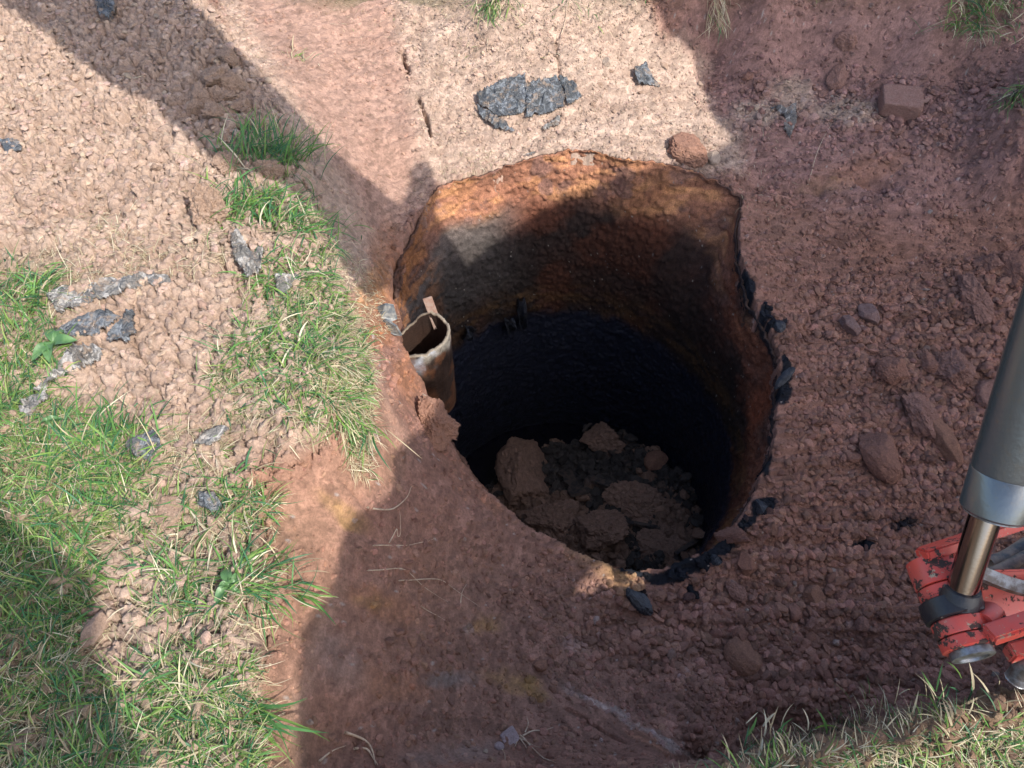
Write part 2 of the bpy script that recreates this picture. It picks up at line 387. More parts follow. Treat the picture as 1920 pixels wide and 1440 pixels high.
for (x, y, rx, ry, ro, cc, st) in [(908,1170,26,16,0,OCH,.7),(965,1280,60,20,20,OCH,.55),(1000,1290,40,12,30,OCH,.8),(845,1272,50,16,-5,GRY,.8),(850,1412,90,20,-8,GRY,.5),(715,1130,70,24,20,ORG,.8),
        (720,1285,90,28,12,ORG,.6),(640,1240,60,40,60,C(.24,.17,.15),.8),(800,1080,60,40,30,ORG,.25),(1620,315,90,26,-14,ORG,.6),(1540,350,60,14,-10,OCH,.35),(1650,480,60,20,0,ORG,.3),(870,890,60,30,50,ORG,.3),(930,950,40,14,40,ORG,.6),
        (1130,1050,70,24,25,OCH,.55),(1170,1100,40,20,40,OCH,.55),(640,960,50,16,35,OCH,.8),(700,1130,30,12,0,OCH,.5),(1160,1340,120,5,27,PALE,.8),(1290,1410,90,5,27,PALE,.6),(1220,1390,40,10,25,ORG,.6),
        (1080,1210,34,14,15,PALE,.45),(880,1175,10,10,0,PALE,.5),(1470,430,50,30,0,C(.20,.12,.09),.6),(1320,285,60,22,0,C(.24,.17,.14),.6),(720,600,30,60,20,C(.30,.12,.04),.8),(700,540,26,50,30,C(.42,.22,.08),.8),
        (770,690,30,70,10,C(.28,.11,.04),.7),(725,480,30,60,0,C(.25,.10,.045),.75),(1440,640,30,60,0,C(.10,.06,.05),.6)]:
    col = lerp(col, cc, blob(x, y, rx, ry, ro)*st*np.clip(.2+1.1*fin_n*mid_n*2, 0, 1)*.8)
TARP = [(1378,450,14,60,0,1),(1400,535,18,40,-20,1),(1456,612,20,14,0,.8),(1436,590,12,24,0,.9),(1468,700,14,40,5,1),(1466,740,18,30,10,.8),(1545,635,30,10,10,.4),(1430,950,36,24,-30,.9),(1470,945,30,12,0,.4),(1392,985,40,16,-40,.8),
        (1440,870,16,40,0,.7),(1350,1030,44,16,-20,.9),(1300,1060,60,20,-10,1),(1250,1085,60,16,0,.9),(1190,1075,50,12,15,.9),(1200,1122,17,26,0,1),(1292,1115,12,16,0,.8),(1380,1000,20,14,0,.6),(1620,1020,30,20,0,.5),(1690,985,30,16,-20,.5),(1480,900,20,12,0,.4)]
tar = np.zeros(GX.shape)
for (x, y, rx, ry, ro, st) in TARP: tar = np.maximum(tar, blob(x, y, rx*.75, ry*.75, ro, .35, .8)*st)
tar = np.clip(tar*(.7+.9*mid_n), 0, 1)
col = lerp(col, TAR, sm(.3, .6, tar)); 
# each crumb has a tint of its own; bits of gravel and straw
v = (.76+.5*R3)*(.86+.28*R2); v = np.where(m_up > .5, .86+.22*RQ+.1*RC, v)
col = col*v[..., None]*(.86+.28*fin_n)[..., None]
gr = cells(GX, GY, 90, 120); col = np.where(((gr[2] > .985) & (gr[0] < .3) & (m_dry_lit < .5))[..., None], PALE*.9, col)
GREENB = C(.085,.085,.04)
m_turf = np.maximum.reduce([pmask([(-200,780),(60,740),(260,800),(280,900),(180,1000),(190,1100),(120,1200),(200,1300),(260,1500),(-200,1600)], 40), blob(60,560,120,90)*.6, blob(380,1380,200,100)*.6, blob(420,1000,160,80)*.4,
    pmask([(1260,1480),(1400,1402),(1600,1350),(1920,1290),(2400,1200),(2400,1800),(1260,1800)], 8, .3)])
far_turf = np.clip(sm(3.35, 3.6, GY)+(GY < .3)*(1-m_dry_lit)*.8+sm(3.3, 3.8, GX)+sm(2.4, 3.0, -GX), 0, 1)
col = lerp(col, C(.17,.13,.075), m_turf*.55)
col = lerp(col, GREENB, np.clip(far_turf, 0, 1)*.8*(GB > -.1))
J, I = np.mgrid[0:len(gy)-1, 0:len(gx)-1]
idx = J*len(gx)+I
quads = np.stack([idx, idx+1, idx+1+len(gx), idx+len(gx)], -1).reshape(-1, 4)
ins = inside.ravel(); keep = ~(ins[quads].all(1)); quads = quads[keep]
V = np.stack([GX, GY, GZ], -1).reshape(-1, 3)
used = np.zeros(len(V), bool); used[quads.ravel()] = True
remap = np.cumsum(used)-1
ground = mesh_obj('ground', V[used], remap[quads], M_SOIL, None, True, {'tint': np.clip(col.reshape(-1, 3)[used], 0, 1)})
tag(ground, kind='structure', label='reddish brown soil of the excavation with turf level around it')

# ------------------------------------------------------------------ the tank: wall and floor
def tank_wall():
    nt, nh = 1100, 340
    th = np.linspace(-math.pi, math.pi, nt, endpoint=False)
    t = np.linspace(0, 1, nh)
    far_ = sm(.45, .75, np.sin(th))*sm(-.95, -.7, np.cos(th)); top = rim_z(th)-.03+.045*far_+.018*fbm(np.cos(th), np.sin(th), 6, 4, 200)+.010*fbm(np.cos(th), np.sin(th), 40, 3, 201)
    T, H = np.meshgrid(th, t); TOP = top[None, :]
    Z = TOP+(FLOORZ-.05-TOP)*H
    r0 = rim_r(th)[None, :]-.004
    rc = TR
    dp = TOP-Z
    R = r0+(rc-r0)*sm(.0, .55, dp)
    X, Y = np.cos(T), np.sin(T)
    u, w = T*TR, Z
    dz = .010*fbm(u, w, 7, 4, 210)+.006*fbm(u, w, 28, 4, 211)
    c1, q1 = crumbs(u, w, 45, 212, .7); c0_, _ = crumbs(u, w, 20, 213, .6); dz = dz-.010*c1-.009*c0_
    tarline = -1.22+.05*fbm(u, w*0, 3, 3, 215)+.05*fbm(u, w, 14, 3, 216)-.06*np.cos(T)
    tm = sm(.03, -.05, Z-tarline)
    lip = np.exp(-(dp/.012)**2)*.006
    R = R+dz*(1-.4*tm)-lip
    n1 = fbm(u, w, 6, 4, 220)*.5+.5; n2 = fbm(u*.5, w*1.5, 22, 4, 221)*.5+.5; n3 = fbm(u, w, 60, 3, 222)*.5+.5
    n4 = fbm(u, w, 5, 4, 227)*.5+.5
    RU = C(.36,.165,.10); RB = C(.11,.048,.034); DK = C(.048,.034,.030); OR = C(.50,.245,.12); GY_ = C(.15,.13,.12)
    c = lerp(np.broadcast_to(RB, X.shape+(3,)), DK, np.clip(n1*1.3-.05, 0, 1))
    red = sm(.42, .66, n4)*sm(-.9, -.1, np.cos(T)); c = lerp(c, C(.20,.062,.030), red*.7)
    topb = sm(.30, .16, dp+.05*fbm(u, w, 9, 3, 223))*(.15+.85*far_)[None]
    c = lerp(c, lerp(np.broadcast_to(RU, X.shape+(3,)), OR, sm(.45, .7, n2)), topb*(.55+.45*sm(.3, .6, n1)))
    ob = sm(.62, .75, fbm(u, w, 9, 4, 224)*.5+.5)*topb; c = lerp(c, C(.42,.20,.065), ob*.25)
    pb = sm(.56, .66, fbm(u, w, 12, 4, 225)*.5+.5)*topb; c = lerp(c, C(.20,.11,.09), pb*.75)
    gband = sm(.16, .24, dp+.04*fbm(u, w, 6, 2, 226))*sm(-.2, -.55, np.cos(T))*sm(-1.1, -.9, Z); c = lerp(c, GY_*.9, gband*.85)
    left = sm(-.72, -.86, np.cos(T)); c = lerp(c, C(.30,.12,.04), left*.6*sm(.4, .6, n2)*(1-tm))
    ring = np.exp(-((Z-tarline-.10)/.07)**2); c = lerp(c, C(.26,.13,.04), ring*.5*sm(.35, .6, n2))
    c = c*(1-.68*sm(.14, .42, dp+.06*(n1-.5)))[..., None]; rp = sm(.93, .98, np.cos(T-.02))*sm(.5, .35, dp)*0+sm(-.25, -.12, T)*sm(.06, -.06, T)*sm(-1.12, -1.02, Z); c = lerp(c, C(.22,.065,.03), rp*.9)  # dark brown below the rust, with shade also put into the colour
    c = c*(.55+.9*n3)[..., None]*(.8+.4*n2)[..., None]
    wh = ((cells(u, w, 70, 230)[2] > .985) & (cells(u, w, 70, 230)[0] < .18))
    c = np.where(wh[..., None], C(.34,.30,.26), c)
    c = lerp(c, C(.011,.014,.027), tm)
    c = lerp(c, TAR, sm(.05, .02, dp+.03*fbm(u, w, 12, 3, 240))*sm(.55, .8, np.cos(T))*.9)
    c = np.where(((cells(u, w, 60, 233)[2] > .975) & (cells(u, w, 60, 233)[0] < .10))[..., None], C(.12,.11,.11), c)
    flap = sm(.02, -.004, dp-.01)*0
    P = np.stack([TCX+R*X, TCY+R*Y, Z], -1)
    P2 = P[0].copy(); P2[:, 0] += .014*np.cos(th); P2[:, 1] += .014*np.sin(th); P2[:, 2] -= .004      # thickness of the plate at its torn lip
    P3 = P2.copy(); P3[:, 2] -= .12
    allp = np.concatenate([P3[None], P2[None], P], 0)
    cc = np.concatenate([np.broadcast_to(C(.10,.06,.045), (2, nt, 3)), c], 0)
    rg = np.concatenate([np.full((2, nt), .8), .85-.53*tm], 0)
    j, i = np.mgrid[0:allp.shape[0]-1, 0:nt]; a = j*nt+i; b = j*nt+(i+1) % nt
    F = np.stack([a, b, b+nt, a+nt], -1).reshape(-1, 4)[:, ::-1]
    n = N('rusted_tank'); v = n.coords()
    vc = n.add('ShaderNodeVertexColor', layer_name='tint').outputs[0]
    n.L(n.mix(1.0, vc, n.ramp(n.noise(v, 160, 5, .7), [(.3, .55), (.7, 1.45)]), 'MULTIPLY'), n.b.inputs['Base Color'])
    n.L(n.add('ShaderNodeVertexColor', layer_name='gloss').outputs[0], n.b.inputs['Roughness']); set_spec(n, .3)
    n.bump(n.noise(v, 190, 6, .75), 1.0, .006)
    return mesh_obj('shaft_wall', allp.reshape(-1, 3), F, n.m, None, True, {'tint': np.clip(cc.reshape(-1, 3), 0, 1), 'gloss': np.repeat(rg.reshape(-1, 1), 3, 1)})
tank = empty('buried_tank', (TCX, TCY, FLOORZ))
tag(tank, 'round rusted steel tank sunk in the red soil, black with tar inside', 'tank')
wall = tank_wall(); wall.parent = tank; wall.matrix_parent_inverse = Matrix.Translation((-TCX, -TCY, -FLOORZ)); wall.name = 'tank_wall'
# sludge and rubble at the bottom
def heap_h(x, y):
    u = (x-(TCX+.36))/.98; v = (y-(TCY-.03))/.80
    h = .29*np.clip(1-np.hypot(u, v)**2, 0, 1)+.10*sm(.2, -.5, y-TCY)
    c1, _ = crumbs(x+.02*fbm(x, y, 12, 2, 301), y, 8, 300, .8); c2, _ = crumbs(x, y, 19, 302, .8); c3, _ = crumbs(x, y, 45, 303, .9)
    return FLOORZ-.12+h+.075*c1+.045*c2+.02*c3+.05*fbm(x, y, 9, 4, 304)
ax_ = np.arange(TCX-.74, TCX+.74, .006); ay_ = np.arange(TCY-.74, TCY+.74, .006)
HX, HY = np.meshgrid(ax_, ay_); HZ = heap_h(HX, HY)
kk = np.hypot(HX-TCX, HY-TCY) < .74
J, I = np.mgrid[0:len(ay_)-1, 0:len(ax_)-1]; idx = J*len(ax_)+I
q = np.stack([idx, idx+1, idx+1+len(ax_), idx+len(ax_)], -1).reshape(-1, 4); q = q[kk.ravel()[q].all(1)]
hc = lerp(np.broadcast_to(C(.25,.16,.115), HX.shape+(3,)), C(.06,.052,.048), sm(.45, .68, fbm(HX, HY, 7, 4, 305)*.5+.5+.25*sm(-.05, .35, HY-TCY)))
hc = hc*(.7+.6*(fbm(HX, HY, 50, 3, 306)*.5+.5))[..., None]
heap = mesh_obj('sludge_heap', np.stack([HX, HY, HZ], -1).reshape(-1, 3), q, soil_like('wet_rubble', .6, .4, .9), None, True, {'tint': hc.reshape(-1, 3)})
tag(heap, 'dark wet heap of earth and broken bits on the tank floor', kind='structure'); heap.name = 'tank_floor_earth'
def heap_s(x, y): return float(heap_h(np.array([x]), np.array([y]))[0])
a = np.linspace(0, 2*math.pi, 96, endpoint=False)
nliq = N('black_liquid'); nliq.b.inputs['Base Color'].default_value = (.002, .002, .006, 1); nliq.b.inputs['Roughness'].default_value = .12; set_spec(nliq, .35)
nliq.bump(nliq.noise(nliq.coords(), 30, 3), .15, .004)
liq = mesh_obj('black_water', np.vstack([np.stack([TCX+.73*np.cos(a), TCY+.73*np.sin(a), np.full(96, FLOORZ+.0)], -1)]), [list(range(96))], nliq.m, None, False)
tag(liq, 'black oily liquid lying on the tank floor', kind='structure')

# ------------------------------------------------------------------ rocks and clods
def ico(sub):
    t = (1+5**.5)/2
    v = [(-1,t,0),(1,t,0),(-1,-t,0),(1,-t,0),(0,-1,t),(0,1,t),(0,-1,-t),(0,1,-t),(t,0,-1),(t,0,1),(-t,0,-1),(-t,0,1)]
    v = [np.array(p)/np.linalg.norm(p) for p in v]
    f = [(0,11,5),(0,5,1),(0,1,7),(0,7,10),(0,10,11),(1,5,9),(5,11,4),(11,10,2),(10,7,6),(7,1,8),(3,9,4),(3,4,2),(3,2,6),(3,6,8),(3,8,9),(4,9,5),(2,4,11),(6,2,10),(8,6,7),(9,8,1)]
    for _ in range(sub):
        c = {}; g = []
        def m(a, b):
            k = (min(a, b), max(a, b))
            if k not in c: p = v[a]+v[b]; v.append(p/np.linalg.norm(p)); c[k] = len(v)-1
            return c[k]
        for a, b, d in f:
            x, y, z = m(a, b), m(b, d), m(d, a); g += [(a, x, z), (b, y, x), (d, z, y), (x, y, z)]
        f = g
    return np.array(v), np.array(f)
ICO = {s: ico(s) for s in (0, 1, 2, 3, 4)}
def rock_verts(seed, sub=3, planes=11, lump=.10, shape=(1, 1, .8), soft=.0, lo=.58, hi=.95):
    r = np.random.default_rng(seed); v, f = ICO[sub]
    nn = r.normal(size=(planes, 3)); nn /= np.linalg.norm(nn, axis=1)[:, None]; d = r.uniform(lo, hi, planes)
    k = v @ nn.T; t = np.where(k > .05, d[None]/np.maximum(k, .05), 9)
    rad = np.minimum(t.min(1), 1.08)
    if soft: rad = rad*(1-soft)+soft
    if lump:
        rad = rad*(1+lump*fbm(v[:, 0]+v[:, 2]*.7+seed, v[:, 1]-v[:, 2]*.6, 2.2, 4, seed)+lump*.8*fbm(v[:, 0]*1.3-v[:, 2]+seed, v[:, 1]+v[:, 2], 6, 4, seed+3, .65)+(.03+lump*.35)*fbm(v[:, 0]+v[:, 2]*1.7+seed, v[:, 1]*1.2-v[:, 2], 17, 3, seed+5))
    return v*rad[:, None]*np.array(shape), f
def earth_mat(name, c, c2, rough=.92, spec=.2, bs=.8):
    n = N(name); v = n.objc(); w = n.coords()
    k = n.mix(n.ramp(n.noise(w, 45, 5, .65), [(.35, 0.), (.65, 1.)]), c, c2)
    n.L(n.mix(1.0, k, n.ramp(n.noise(w, 170, 5, .7), [(.3, .72), (.7, 1.28)]), 'MULTIPLY'), n.b.inputs['Base Color'])
    n.b.inputs['Roughness'].default_value = rough; set_spec(n, spec); n.bump(n.noise(w, 200, 6, .8), bs, .009); return n.m
M_MO = earth_mat('moist_clod', (.23,.125,.10), (.31,.18,.145)); M_MO2 = earth_mat('red_clod', (.30,.158,.115), (.24,.128,.10))
M_DR = earth_mat('dry_clod', (.29,.195,.14), (.36,.255,.195)); M_WET = earth_mat('wet_clod', (.31,.195,.145), (.20,.125,.09), .8, .3)
M_STONE = earth_mat('sandstone', (.30,.185,.155), (.26,.145,.12)); M_PALE = earth_mat('pale_stone', (.42,.33,.26), (.33,.25,.2)); M_GST = earth_mat('grey_stone', (.27,.185,.17), (.21,.125,.11))
M_CHIP = earth_mat('mauve_stone', (.42,.34,.35), (.33,.26,.27))
M_TARL = flat_mat('tar', (.010,.012,.018), .38, 0, .5, (.03,.035,.045), 60, .6, 150)
M_BRN = earth_mat('brown_rock', (.32,.175,.12), (.24,.13,.095))
def place_rock(name, px, py, wpx, hpx, mat, label, cat='stone', seed=1, sink=.22, tall=.8, rot=0, planes=11, lump=.1, soft=0, sub=4, group=None, at=None, tilt=True, smooth=True):
    p = hit(px, py+hpx*.15) if at is None else np.array(at)
    dep = (p-CAM) @ FW
    w = wpx/FPX*dep/2; l = hpx/FPX*dep/2/max(.55, (1-.35*abs(FW[1])))
    v, f = rock_verts(seed, sub, planes, lump, (w, l, min(w, l)*tall), soft)
    o = mesh_obj(name, v, f, mat, None, smooth)
    if smooth: o.data.set_sharp_from_angle(angle=math.radians(32))
    o.location = (p[0], p[1], p[2]+.004+min(w, l)*tall*(1-2*sink)*.6)
    q = normal_at(p[0], p[1], .06).to_track_quat('Z', 'Y') if tilt and at is None else Vector((0, 0, 1)).to_track_quat('Z', 'Y')
    e = Matrix.Rotation(math.radians(-rot), 4, 'Z')
    o.rotation_euler = ((q.to_matrix().to_4x4()) @ e).to_euler() if tilt else e.to_euler()
    tag(o, label, cat, group); return o

# squared stone block on the upper ledge
def block():
    v, f = ICO[4]
    q = (np.abs(v)**20).sum(1)**(-1/20); rb = np.random.default_rng(4); pn = rb.normal(size=(9, 3)); pn /= np.linalg.norm(pn, axis=1)[:, None]; kk_ = v @ pn.T; q = np.minimum(q, np.where(kk_ > .1, rb.uniform(1.12, 1.45, 9)[None]/np.maximum(kk_, .1), 9).min(1)); v = v*q[:, None]
    v = v*(1+.035*fbm(v[:, 0]+v[:, 2], v[:, 1]-v[:, 2]*.5, 2.5, 4, 5)[:, None]+.012*fbm(v[:, 0]-v[:, 2], v[:, 1]+v[:, 2], 12, 3, 6)[:, None])
    v = v*np.array([.088, .062, .045]); v[:, 0] += -.12*v[:, 2]+.06*v[:, 1]; v[:, 1] *= 1+.8*v[:, 0]
    o = mesh_obj('stone_block', v, f, M_STONE, None, True); o.data.set_sharp_from_angle(angle=math.radians(40))
    p = hit(1682, 205); o.location = (p[0], p[1], p[2]+.032); o.rotation_euler = (math.radians(14), math.radians(4), math.radians(-4))
    tag(o, 'squared reddish stone block lying on the upper soil ledge', 'stone block')
block()
R = place_rock
R('stone',1590,608,40,36,M_GST,'grey red stone left of a matching pair on the right slope',seed=11,planes=9,lump=.04,rot=10)
R('stone',1626,588,38,36,M_GST,'grey red stone with greenish lower edge, right of a matching pair',seed=12,planes=9,lump=.04,rot=-12)
R('soil_clod',1673,692,60,42,M_MO2,'flat topped clod with a pale crust midway down the right slope','clod',13,planes=10)
R('soil_clod',1718,765,62,76,M_MO,'rounded crumbly clod touching the upper left of the long brown rock','clod',14,lump=.2)
R('rock',1752,802,50,105,M_BRN,'long brown pointed rock on the right slope',"rock",15,rot=-25,planes=8,lump=.05,tall=.9,sink=.25)
R('rock',1645,842,64,86,M_MO2,'tall wedge shaped red rock in the middle of the right slope','rock',16,planes=8,lump=.06,sink=.25)
R('soil_clod',1780,690,70,60,M_MO,'knobbly reddish clod right of the flat topped clod','clod',17,lump=.28,sub=4)
R('soil_clod',1740,680,40,36,M_MO2,'small smooth clod between the flat topped and knobbly clods','clod',18)
R('soil_clod',1848,735,44,50,M_MO,'angular clod close to the left side of the black cylinder','clod',19,planes=8,lump=.06)
R('soil_clod',1893,505,50,52,M_MO2,'coarse red clod near the right edge above the hydraulic cylinder','clod',20,lump=.2)
R('soil_clod',1850,495,50,40,M_MO,'darker clod left of the coarse red clod near the right edge','clod',21,lump=.2)
R('soil_clod',1825,555,60,70,M_MO,'upright lumpy clod at the right, below the right wall','clod',22,lump=.25,sub=4)
R('stone',1390,1222,68,58,M_BRN,'flat angular red stone near the foot of the pit, lying alone','stone',23,planes=7,lump=.03,rot=20,tall=.55,sink=.2)
R('soil_clod',1387,1190,30,26,M_MO2,'small rounded lump just above the flat angular red stone','clod',24)
R('soil_clod',1525,1117,46,30,M_BRN,'oval red stone like clod in the middle of the lower pit floor','clod',25,planes=9,lump=.05)
R('soil_clod',1520,1170,34,22,M_MO,'small clod below the oval red clod on the lower floor','clod',26)
R('soil_clod',1615,1170,30,26,M_MO,'round half buried clod left of the red linkage','clod',27,soft=.4)
R('soil_clod',1395,1055,40,36,M_MO2,'pyramid shaped reddish clod by the tarred lower rim','clod',28,planes=7,lump=.05)
R('soil_clod',1376,1105,34,44,M_MO,'square crumbly clod under the pyramid shaped clod','clod',29,lump=.15)
R('soil_clod',1375,1000,36,60,M_MO2,'upright orange brown clod on the near right rim of the tank','clod',30,lump=.2)
R('soil_clod',1565,145,34,40,M_MO,'dark round clod on the ledge behind the tank','clod',31,lump=.15)
R('soil_clod',1590,75,46,24,M_MO,'clod stuck in the scraped upper right face','clod',32,lump=.2,sink=.5)
R('soil_clod',1290,280,64,62,M_BRN,'half sunlit crumbly clod sitting over the far rusty rim','clod',33,lump=.12,planes=12,sub=4,sink=.3)
R('stone',1335,297,30,22,M_PALE,'pale triangular stone beside the clod on the far rim','stone',34,planes=6,lump=.02)
R('stone',1138,118,18,14,M_PALE,'tiny cream pebble on the sunlit far slope','stone',35,planes=8,lump=.02)
R('soil_clod',388,388,74,66,M_DR,'big dry sunlit clod with dark shadow left of the green tuft','clod',36,lump=.3,sub=4,sink=.15,tall=.95)
R('soil_clod',430,308,52,44,M_DR,'sunlit dry clod between the shaded and the sunlit green tufts','clod',37,lump=.25,sub=4,sink=.2)
R('soil_clod',505,318,44,44,M_DR,'brown clod shaded under the upper green tuft','clod',38,lump=.25,sub=4)
for k, (a, b, w, h, lb) in enumerate([(405,148,60,36,'topmost big dry clod in the diagonal shadow'),(440,160,50,40,'dry clod right of the topmost clod in the diagonal shadow'),(410,185,60,44,'wide dry clod in the middle of the shaded cluster'),(375,180,42,44,'left dry clod of the shaded cluster'),
        (452,200,40,38,'right dry clod of the shaded cluster above the tuft'),(405,212,52,34,'lower dry clod of the shaded cluster above the tuft'),(365,205,40,28,'low flat dry clod at the left of the shaded cluster'),(430,108,46,30,'small dry clod uphill of the shaded cluster'),(235,135,46,20,'flat crust plate on the left of the diagonal shadow')]):
    R('soil_clod', a, b, w, h, M_DR, lb, 'clod', 40+k, lump=.18, tall=.8, sink=.3)
R('soil_clod',320,952,76,46,M_DR,'wide pale clod half under grass on the lower turf','clod',52,lump=.12,sink=.4)
R('stone',178,1178,34,60,M_DR,'smooth oblong brown stone in shade at the lower turf','stone',53,planes=10,lump=.03)
R('soil_clod',815,790,92,96,M_BRN,'reddish crumbly clod hanging on the rim under the broken pipe','clod',54,lump=.22,sub=4,sink=.1,tall=.9)
R('soil_clod',798,748,22,14,M_PALE,'tiny pale knob on top of the clod under the pipe','clod',55)
R('tar_lump',1198,1122,30,48,M_TARL,'shiny blue black tar lump below the near rim','tar lump',56,planes=9)
R('tar_lump',1460,612,28,20,M_TARL,'blue black tar lump on the right rim of the tank','tar lump',57,lump=.12)
R('tar_lump',1468,705,17,44,M_TARL,'narrow upright tar lump on the right rim of the tank','tar lump',58,lump=.12)
R('tar_lump',1425,950,30,20,M_TARL,'tar lump on the lower right rim of the tank','tar lump',59,lump=.12)
R('tar_lump',1340,1048,22,22,M_TARL,'small tar lump on an orange crust of the near rim','tar lump',60,lump=.2)
R('stone',957,1373,34,42,M_CHIP,'flat mauve grey stone chip with pale roots beside it','stone',61,planes=7,lump=.03,tall=.6,sink=.05)
R('stone',936,1398,18,18,M_CHIP,'smaller mauve chip just below left of the flat grey stone','stone',62,planes=6,lump=.02,tall=.7,sink=.0)
R('stone',910,1407,10,14,M_PALE,'tiny pale chip leftmost beneath the mauve chips','stone',63,planes=6,lump=.02,tall=.4)
R('stone',1015,1246,24,28,M_BRN,'rounded brown pebble set in the lower slope','stone',64,soft=.5,lump=.03)
# earth in the tank
def in_tank(name, px, py, w, h, mat, lb, cat, seed, **kw):
    d = ray(px, py); t = .5
    while t < 8:
        p = CAM+d*t
        if p[2] < max(heap_s(p[0], p[1]), FLOORZ): break
        t += .005
    R(name, px, py, w, h, mat, lb, cat, seed, at=(p[0], p[1], p[2]), **kw)
in_tank('earth_lump',980,905,100,120,M_WET,'big square edged brown lump standing in the black liquid','earth lump',70,lump=.10,sub=4,tall=1.0,planes=9,sink=.1)
in_tank('earth_lump',955,940,60,60,M_WET,'rough brown lump leaning at the lower left of the big lump','earth lump',71,lump=.2,sub=4)
in_tank('earth_lump',1040,985,120,70,M_WET,'wide brown lump at the front of the tank floor','earth lump',72,lump=.2,sub=4,tall=.7)
in_tank('earth_lump',1230,870,44,34,M_BRN,'small tan stone on the heap inside the tank','earth lump',73,planes=7,lump=.04)
in_tank('earth_lump',1125,1000,100,60,M_WET,'brown lump in front of the heap near the rim','earth lump',74,lump=.2,sub=4)
in_tank('earth_lump',1190,950,110,60,M_WET,'long dark lump in the middle of the heap','earth lump',75,lump=.25,sub=4,rot=20)
in_tank('earth_lump',1130,830,80,50,M_WET,'dark lump at the back left of the heap','earth lump',76,lump=.2,sub=4)
in_tank('earth_lump',1240,1020,90,50,M_WET,'dark brown lump at the front right of the tank floor','earth lump',77,lump=.2,sub=4)

M_WOOD = flat_mat('tarred_wood', (.10,.075,.06), .7, 0, .4, (.03,.028,.03), 30, .6, 80)
for k_, (a_, b_, c_, d_, w_, lb) in enumerate([(1055,885,1085,935,.07,'flat grey black slab standing by the big lump in the tank'),(1092,815,1118,790,.014,'thin pale stick at the back edge of the heap'),(1110,905,1200,935,.05,'long tarred plank across the middle of the heap'),
        (1215,820,1262,850,.06,'dark board at the far side of the heap'),(1180,985,1235,998,.02,'wet narrow stick at the front of the heap'),(1265,1045,1305,1020,.025,'blackened stick against the near rim inside the tank'),(1140,845,1175,880,.04,'short tarred plank at the left of the heap')]):
    def fl(px, py):
        d = ray(px, py); t = .5
        while t < 8:
            p = CAM+d*t
            if p[2] < max(heap_s(p[0], p[1]), FLOORZ): return p
            t += .005
        return p
    q0, q1 = fl(a_, b_)+np.array([0, 0, .03]), fl(c_, d_)+np.array([0, 0, .045]); c0 = (q0+q1)/2; dd_ = q1-q0; sd = np.cross(dd_, [0, .3, 1.0]); sd /= np.linalg.norm(sd); up_ = np.cross(sd, dd_); up_ /= np.linalg.norm(up_)
    vs = []
    for i_ in range(7):
        t_ = i_/6; j_ = float(fbm(np.array([t_*3+k_]), np.array([k_*2.2]), 2, 2, 31)[0])
        for sx, sz in ((-1, -1), (1, -1), (1, 1), (-1, 1)): vs.append(dd_*(t_-.5)+sd*sx*w_/2*(1+.5*j_)+up_*sz*.008+sd*j_*.006)
    fs = [(i_*4+m_, i_*4+(m_+1) % 4, i_*4+4+(m_+1) % 4, i_*4+4+m_) for i_ in range(6) for m_ in range(4)]+[(3, 2, 1, 0), (24, 25, 26, 27)]
    o = mesh_obj('broken_board' if w_ > .03 else 'stick', np.array(vs), fs, M_WOOD, None, False); o.location = c0; tag(o, lb, 'board' if w_ > .03 else 'stick')
# loose clods one could count: the largest 230 as things of their own
PROTO = {}
for g, mt in (('p', M_MO), ('q', M_MO2), ('d', M_DR)):
    PROTO[g] = []
    for k in range(5):
        v_, f_ = rock_verts(400+k*7+ord(g), 3 if k < 2 else 2, 9, .22, (1, .85, .7), 0)
        me = bpy.data.meshes.new('soil_clod'); me.from_pydata([tuple(x) for x in v_], [], [tuple(int(i) for i in x) for x in f_]); me.materials.append(mt)
        me.polygons.foreach_set('use_smooth', [True]*len(me.polygons)); me.set_sharp_from_angle(angle=math.radians(35)); PROTO[g].append(me)
def scatter(poly, count, smin, smax, kinds, label, group, seed, cat='clod', avoid=None):
    r = np.random.default_rng(seed); P = np.array(poly); k = 0; guard = 0
    while k < count and guard < 9000:
        guard += 1
        px, py = r.uniform(P[:, 0].min(), P[:, 0].max()), r.uniform(P[:, 1].min(), P[:, 1].max())
        if not inpoly(np.array([px]), np.array([py]), poly)[0]: continue
        p = hit(px, py)
        if math.hypot(p[0]-TCX, p[1]-TCY) < rim_r(math.atan2(p[1]-TCY, p[0]-TCX))+.03: continue
        s = smin+(smax-smin)*r.random()**2.2
        o = bpy.data.objects.new('soil_clod', PROTO[kinds[int(r.integers(len(kinds)))]][int(r.integers(5))]); link(o)
        o.location = (p[0], p[1], p[2]+s*.15); o.scale = (s*r.uniform(.8, 1.2), s*r.uniform(.75, 1.1), s*r.uniform(.6, 1))
        o.rotation_euler = (r.uniform(-.5, .5), r.uniform(-.5, .5), r.uniform(0, 6.28))
        tag(o, label, cat, group); k += 1
scatter([(1480,560),(1900,560),(1800,900),(1750,1000),(1700,1080),(1500,1080),(1460,960),(1500,780)], 95, .010, .030, 'pppq', 'small red brown clod among the loose crumbs of the right slope', 'clods on the right slope', 1)
scatter([(1180,1100),(1700,1080),(1740,1260),(1400,1330),(1200,1260)], 60, .009, .022, 'ppq', 'small dark red clod on the lower pit floor', 'clods on the lower pit floor', 2)
scatter([(1390,140),(1900,160),(1900,260),(1500,250),(1400,230)], 50, .010, .030, 'ppq', 'small clod among the rubble of the upper right ledge', 'clods on the upper ledge', 3)
scatter([(0,60),(350,20),(480,200),(420,300),(300,400),(0,440)], 45, .010, .024, 'd', 'small dry clod on the cracked spoil at the top left', 'clods on the cracked spoil', 4)
